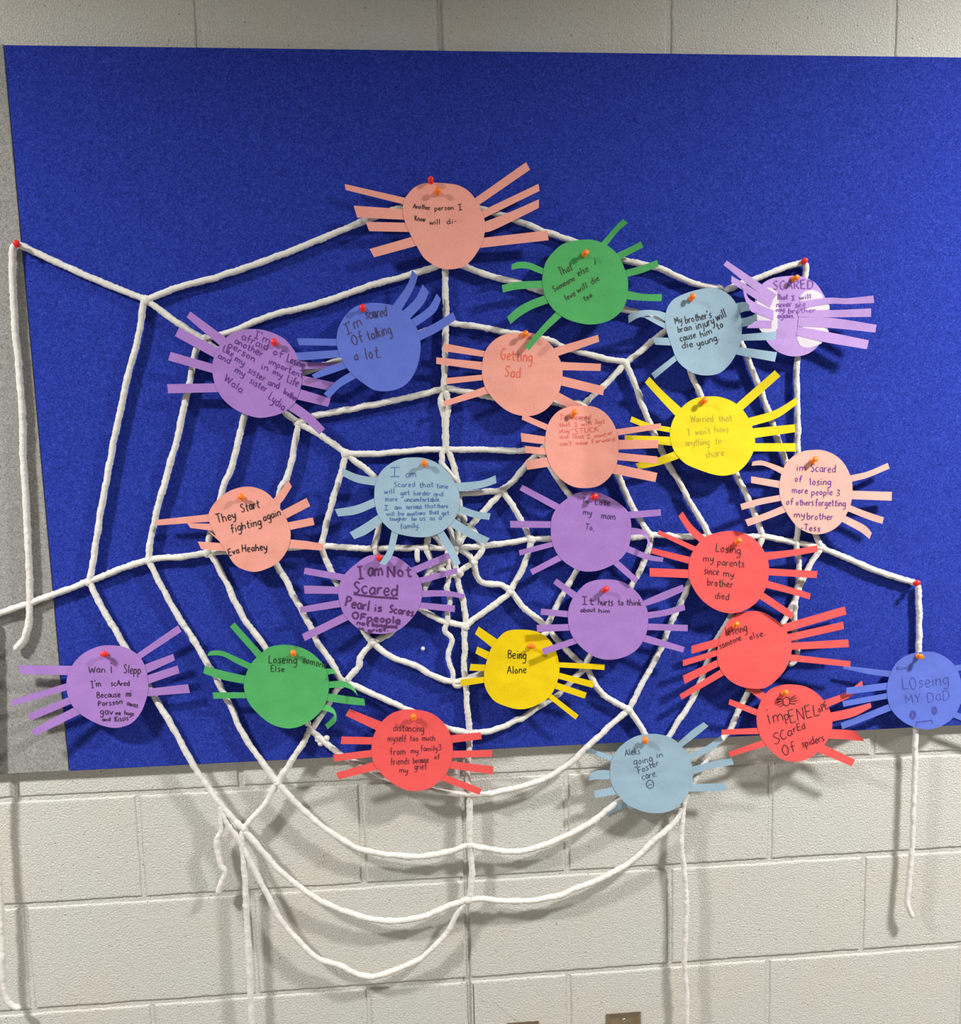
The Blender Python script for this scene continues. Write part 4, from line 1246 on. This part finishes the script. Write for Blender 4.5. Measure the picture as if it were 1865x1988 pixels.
SP.append(dict(crop=cJ, paper='purple', d0=.018, tilt=.010, bend=[(0, 'c', .002)],
    label='purple paper spider in the lower left corner, its left legs lying over the grey board',
    body=[(960, 323), (1060, 335), (1140, 370), (1210, 430), (1255, 520), (1275, 620), (1275, 720), (1250, 820), (1210, 910), (1140, 990), (1060, 1025), (980, 1035), (880, 1015), (780, 970), (700, 920), (620, 840), (580, 740), (572, 650), (590, 560), (640, 470), (710, 400), (800, 350), (880, 327)],
    legs=[([(165, 495), (620, 500)], [(163, 570), (585, 580)], dict(dt=-.001)), ([(92, 797), (575, 650)], [(105, 848), (580, 710)], dict(dt=-.001)), ([(240, 915), (590, 770)], [(262, 975), (605, 830)], dict(dt=-.004)), ([(262, 1055), (625, 865)], [(305, 1105), (690, 915)], dict(dt=.012)),
          ([(1535, 150), (1175, 400)], [(1565, 205), (1210, 440)]), ([(1493, 397), (1240, 492)], [(1507, 453), (1262, 565)]), ([(1530, 497), (1262, 585)], [(1548, 562), (1280, 655)]), ([(1620, 658), (1280, 697)], [(1637, 733), (1275, 762)])],
    ink=(40, 18, 48), pen=1.7, ink_label='six lines of black handwriting',
    text=words('''Wan 762 562 907 557 56
i 952 562 968 560 62
Slepp 1065 560 1212 572 72
I'm 785 692 872 678 58
scAred 955 672 1117 672 46
Because 835 777 1037 767 50
mi 1085 765 1132 764 36
Porsson 845 850 1055 828 46
awas 1090 840 1187 862 28
gav 860 917 972 922 32
me 995 925 1042 922 24
hugs 1070 920 1152 935 40
and 880 977 952 977 34
Kissis 990 985 1107 967 46'''),
    pins=[('red', 912, 402, 884, 397, 'holding the purple spider in the lower left corner')]))

SP.append(dict(crop=cK, paper='green', d0=.019, tilt=.011, bend=[(60, 'c', .003)], wrinkle=.0014,
    label='green paper spider in the lower left, mostly blank with curled right legs',
    body=[(870, 372), (970, 378), (1060, 400), (1150, 445), (1230, 510), (1290, 580), (1325, 670), (1340, 770), (1330, 870), (1290, 990), (1220, 1080), (1130, 1150), (1040, 1195), (950, 1213), (860, 1205), (760, 1170), (680, 1115), (590, 1030), (530, 950), (495, 860), (482, 770), (500, 680), (550, 570), (630, 480), (720, 405), (790, 382)],
    legs=[([(390, 147), (655, 442)], [(342, 190), (605, 490)], dict(dt=.006)), ([(117, 478), (145, 437), (260, 432), (400, 490), (555, 562)], [(119, 484), (180, 477), (280, 490), (400, 555), (525, 615)], dict(dt=.014)), ([(92, 585), (300, 640), (490, 682)], [(73, 658), (280, 725), (478, 762)]), ([(170, 850), (490, 850)], [(178, 915), (500, 908)]),
          ([(1415, 657), (1380, 618), (1320, 610)], [(1375, 664), (1355, 666), (1325, 674)], dict(dt=.012)), ([(1630, 890), (1600, 820), (1530, 752), (1440, 735), (1340, 742)], [(1618, 872), (1570, 826), (1500, 800), (1430, 800), (1340, 808)], dict(dt=.018)),
          ([(1695, 915), (1500, 885), (1335, 862)], [(1702, 985), (1500, 965), (1312, 935)], dict(dt=.008)), ([(1325, 1222), (1405, 1150), (1415, 1080), (1380, 1010), (1310, 975)], [(1298, 1175), (1370, 1110), (1390, 1080), (1360, 1055), (1265, 1025)], dict(dt=.008, curl=.012))],
    ink=(24, 40, 24), pen=1.6, ink_label='two lines of dark handwriting at the top',
    text=words('''Loseing 730 556 1017 564 84
somone 1070 548 1312 612 44
Else 752 642 892 642 62'''),
    pins=[('orange', 984, 466, 977, 444, 'holding the green spider in the lower left')]))

SP.append(dict(crop=cL, paper='coral', d0=.020, tilt=.010, bend=[(90, 'c', .002)],
    label='coral red paper spider hanging over the lower edge of the board',
    body=[(590, 635), (660, 645), (720, 670), (780, 725), (820, 800), (832, 870), (825, 950), (800, 1020), (750, 1080), (690, 1125), (620, 1142), (550, 1140), (480, 1110), (410, 1060), (350, 990), (325, 920), (327, 850), (345, 780), (390, 710), (450, 660), (520, 637)],
    legs=[([(187, 630), (395, 715)], [(162, 673), (360, 767)]), ([(138, 803), (345, 808)], [(132, 850), (328, 853)]), ([(85, 917), (325, 887)], [(92, 960), (328, 930)]), ([(103, 1030), (330, 965)], [(120, 1072), (355, 1012)]),
          ([(1005, 777), (815, 795)], [(1013, 820), (832, 843)]), ([(1078, 888), (832, 892)], [(1075, 930), (830, 937)]), ([(1085, 990), (825, 957)], [(1082, 1040), (810, 1002)]), ([(1013, 1130), (790, 1042)], [(998, 1168), (762, 1078)])],
    ink=(92, 30, 44), pen=1.5, ink_label='five lines of dark handwriting',
    text=words('''distancing 460 768 652 775 46
myself 425 832 542 836 42
too 565 833 617 833 36
much 640 831 722 829 36
from 440 920 537 916 42
my 570 910 617 908 22
family 630 896 737 891 36
& 742 890 764 888 36
friends 445 980 562 975 42
because 585 972 682 965 38
of 715 946 750 946 32
my 498 1030 552 1030 22
grief 592 1010 670 1006 40'''),
    pins=[('orange', 590, 690, 584, 668, 'holding the coral spider at the lower edge of the board')]))

SP.append(dict(crop=cI, paper='coral', d0=.019, tilt=.012, bend=[(0, 'c', .002)],
    label='coral red paper spider, upper of three at right, five lines of dark writing',
    body=[(560, 637), (630, 637), (700, 660), (760, 700), (805, 760), (835, 830), (840, 910), (825, 990), (790, 1060), (740, 1115), (670, 1155), (590, 1168), (510, 1150), (440, 1110), (380, 1050), (335, 970), (320, 890), (330, 810), (365, 740), (420, 680), (490, 650)],
    legs=[([(282, 510), (345, 600), (435, 680)], [(255, 540), (320, 640), (400, 715)]), ([(130, 630), (370, 738)], [(117, 655), (360, 770)]), ([(85, 745), (335, 805)], [(78, 780), (325, 848)], dict(dt=-.003)), ([(68, 875), (318, 885)], [(70, 930), (320, 940)]),
          ([(1155, 727), (1000, 755), (805, 775)], [(1155, 770), (1000, 797), (835, 823)]), ([(1155, 895), (840, 877)], [(1148, 940), (838, 922)]), ([(1110, 1040), (1000, 1005), (825, 955)], [(1103, 1078), (990, 1045), (812, 1000)]), ([(1000, 1165), (800, 1030)], [(985, 1207), (770, 1068)])],
    ink=(48, 16, 26), pen=1.6, ink_label='five lines of dark handwriting',
    text=words('''Losing 495 767 657 787 56
my 415 832 482 834 28
parents 505 856 682 870 46
since 420 914 517 922 30
my 545 926 612 936 26
brother 440 987 607 1002 50
died 490 1072 582 1082 46'''),
    pins=[('orange', 632, 712, 656, 690, 'holding the upper coral spider on the right')]))

SP.append(dict(crop=cM, paper='coral', d0=.020, tilt=.011, bend=[(30, 'c', .003)], wrinkle=.0012,
    label='coral red paper spider, middle of three at right, two short slanting lines of writing',
    body=[(510, 87), (590, 92), (660, 130), (720, 180), (760, 240), (782, 310), (770, 390), (740, 460), (690, 520), (630, 570), (580, 585), (500, 580), (430, 560), (370, 520), (325, 460), (303, 390), (308, 310), (330, 230), (370, 160), (430, 105)],
    legs=[([(138, 310), (325, 258)], [(137, 362), (310, 312)]), ([(82, 402), (305, 335)], [(85, 440), (300, 375)]), ([(83, 500), (300, 400)], [(95, 553), (305, 445)]), ([(62, 622), (310, 470)], [(75, 655), (330, 508)]),
          ([(1120, 57), (730, 170)], [(1132, 108), (755, 218)]), ([(1110, 155), (755, 235)], [(1115, 202), (770, 280)]), ([(1143, 268), (775, 290)], [(1147, 318), (780, 335)]), ([(1158, 408), (775, 365)], [(1155, 445), (772, 407)], dict(dt=.006))],
    ink=(72, 14, 26), pen=1.5, ink_label='two slanting lines of dark handwriting',
    text=words('''loseing 362 247 497 217 56
someone 322 332 462 272 26
else. 512 272 614 242 38'''),
    pins=[('orange', 412, 186, 438, 160, 'holding the middle coral spider on the right')]))

circ = lambda cx, cy, rx, ry, n=14: [(cx + rx * math.cos(i * math.tau / n), cy + ry * math.sin(i * math.tau / n)) for i in range(n + 1)]
SP.append(dict(crop=cM, paper='coral', d0=.023, tilt=.010, bend=[(0, 'c', .002)],
    label='coral red paper spider, lowest of three at right, little drawn spider above its writing',
    body=[(720, 560), (800, 558), (880, 575), (950, 620), (1000, 680), (1035, 750), (1040, 830), (1015, 905), (970, 970), (910, 1020), (840, 1048), (760, 1050), (690, 1020), (630, 960), (580, 890), (557, 810), (560, 730), (590, 650), (640, 590)],
    legs=[([(383, 650), (560, 717)], [(375, 685), (555, 757)]), ([(330, 847), (560, 835)], [(332, 880), (562, 875)], dict(dt=.002)), ([(375, 990), (590, 915)], [(385, 1022), (612, 952)]), ([(520, 545), (632, 632)], [(440, 550), (590, 662)], dict(dt=-.004)),
          ([(1230, 533), (1130, 605), (1000, 655)], [(1240, 575), (1150, 640), (1025, 697)], dict(dt=-.005, dB=.003)), ([(1285, 675), (1150, 712), (1040, 735)], [(1290, 705), (1180, 762), (1043, 795)], dict(dt=-.005, dB=.003)), ([(1200, 862), (1160, 850), (1030, 843)], [(1247, 922), (1130, 910), (1015, 903)], dict(dt=.012)), ([(1187, 1040), (985, 943)], [(1165, 1082), (935, 985)])],
    ink=(44, 10, 18), pen=1.6, ink_label='black handwriting and a small drawn spider',
    text=words('''i 632 812 648 806 62
m 662 800 732 786 46
p 738 790 768 778 40
ENEL 770 805 962 752 78
oPE 955 738 1018 712 46
S 668 942 712 926 72
Ca 715 918 790 876 60
rEd 795 864 872 838 44
Of 725 1015 808 982 62
spiders 850 962 992 917 48'''),
    draw=[circ(747, 666, 22, 28), [(728, 655), (705, 652), (684, 654)], [(727, 664), (705, 668), (686, 672)], [(728, 674), (708, 682), (690, 692)], [(734, 684), (715, 694), (702, 704)],
          [(765, 652), (785, 640), (805, 626)], [(768, 660), (790, 650), (810, 644)], [(769, 668), (790, 664), (814, 662)], [(766, 678), (790, 682), (806, 680)]],
    pins=[('orange', 726, 614, 752, 606, 'holding the lowest coral spider on the right')]))

SP.append(dict(crop=cM, paper='blue', d0=.022, tilt=-.002, bend=[(90, 'c', .002)], wrinkle=.0014,
    label='blue paper spider at the right edge under the straight hanging yarn, with a drawn face',
    body=[(1620, 348), (1700, 352), (1770, 385), (1820, 430), (1860, 510), (1870, 590), (1865, 670), (1830, 750), (1780, 800), (1710, 835), (1630, 845), (1550, 825), (1480, 785), (1420, 720), (1393, 640), (1393, 560), (1415, 480), (1460, 410), (1530, 365)],
    legs=[([(1115, 437), (1410, 470)], [(1108, 455), (1270, 490), (1395, 508)], dict(dt=-.002)), ([(1130, 578), (1393, 545)], [(1130, 622), (1393, 590)], dict(dt=.014)), ([(1105, 665), (1393, 612)], [(1112, 700), (1395, 648)], dict(dt=.008)), ([(1095, 805), (1395, 685)], [(1103, 845), (1415, 725)], dict(dt=.006)),
          ([(1990, 405), (1835, 435)], [(1995, 450), (1850, 470)]), ([(2100, 560), (1868, 548)], [(2100, 604), (1870, 590)]), ([(2090, 690), (1862, 640)], [(2082, 730), (1858, 682)]), ([(2050, 820), (1838, 735)], [(2035, 858), (1815, 768)])],
    ink=(62, 66, 150), pen=1.3, ink_label='faint blue handwriting with a drawn face',
    text=words('''Riax 1455 467 1518 458 22
LOseing 1488 592 1790 556 76
MY 1510 683 1608 670 56
DaD 1650 672 1795 655 66'''),
    draw=[circ(1557, 752, 20, 27), circ(1557, 752, 14, 21), circ(1556, 753, 8, 14), circ(1558, 752, 17, 24), [(1548, 735), (1552, 770)], [(1558, 732), (1562, 772)],
          circ(1695, 724, 16, 26), circ(1695, 724, 13, 22), [(1690, 712), (1692, 740)], [(1698, 708), (1700, 740)],
          [(1578, 798), (1630, 792), (1682, 786)], [(1580, 801), (1630, 794), (1682, 787)], [(1580, 804), (1578, 818), (1572, 822)], [(1660, 786), (1678, 792), (1684, 808)]],
    pins=[('orange', 1588, 376, 1613, 380, 'holding the blue spider at the right edge')]))

SP.append(dict(crop=cN, paper='grey', d0=.022, tilt=-.003, bend=[(90, 'c', .002)], wrinkle=.0016,
    label='grey-blue paper spider hanging over the lower edge of the board',
    body=[(740, 242), (820, 245), (900, 268), (970, 320), (1020, 390), (1055, 470), (1060, 560), (1040, 650), (990, 730), (920, 790), (830, 815), (740, 812), (650, 785), (570, 740), (510, 670), (470, 590), (462, 510), (475, 430), (520, 350), (590, 290), (660, 255)],
    legs=[([(265, 322), (330, 350), (490, 405)], [(255, 362), (330, 385), (470, 437)], dict(dt=-.026, min=-.006, pow=1.0)), ([(315, 535), (350, 512), (400, 503), (462, 507)], [(308, 582), (360, 572), (468, 570)], dict(dt=.008)), ([(345, 655), (475, 627)], [(355, 705), (510, 680)], dict(dt=.004)), ([(423, 800), (500, 755), (580, 735)], [(435, 835), (520, 795), (605, 770)], dict(dt=-.050, min=-.011, pow=.5)),
          ([(1140, 157), (1050, 220), (955, 305)], [(1175, 185), (1090, 255), (978, 340)], dict(dt=.006)), ([(1265, 255), (1150, 335), (1020, 393)], [(1280, 295), (1170, 375), (1045, 430)], dict(dt=.003)), ([(1343, 415), (1200, 442), (1050, 480)], [(1358, 465), (1210, 490), (1065, 535)], dict(dt=.006)), ([(1297, 598), (1055, 605)], [(1300, 655), (1040, 660)])],
    ink=(60, 70, 104), pen=1.3, ink_label='five lines of faint dark handwriting with a small sad face',
    text=words('''Aleks 570 402 682 386 46
going 635 467 772 442 30
in 800 416 846 406 26
Foster 670 532 817 466 46
care. 695 577 807 547 30'''),
    draw=[circ(752, 606, 27, 30), [(738, 598), (740, 602)], [(762, 594), (764, 599)], [(738, 618), (750, 608), (766, 612)]],
    pins=[('orange', 720, 296, 711, 272, 'holding the grey-blue spider at the lower edge of the board')]))

for i, s in enumerate(SP):
    s['seed'] = i + 1
    build_spider(s)
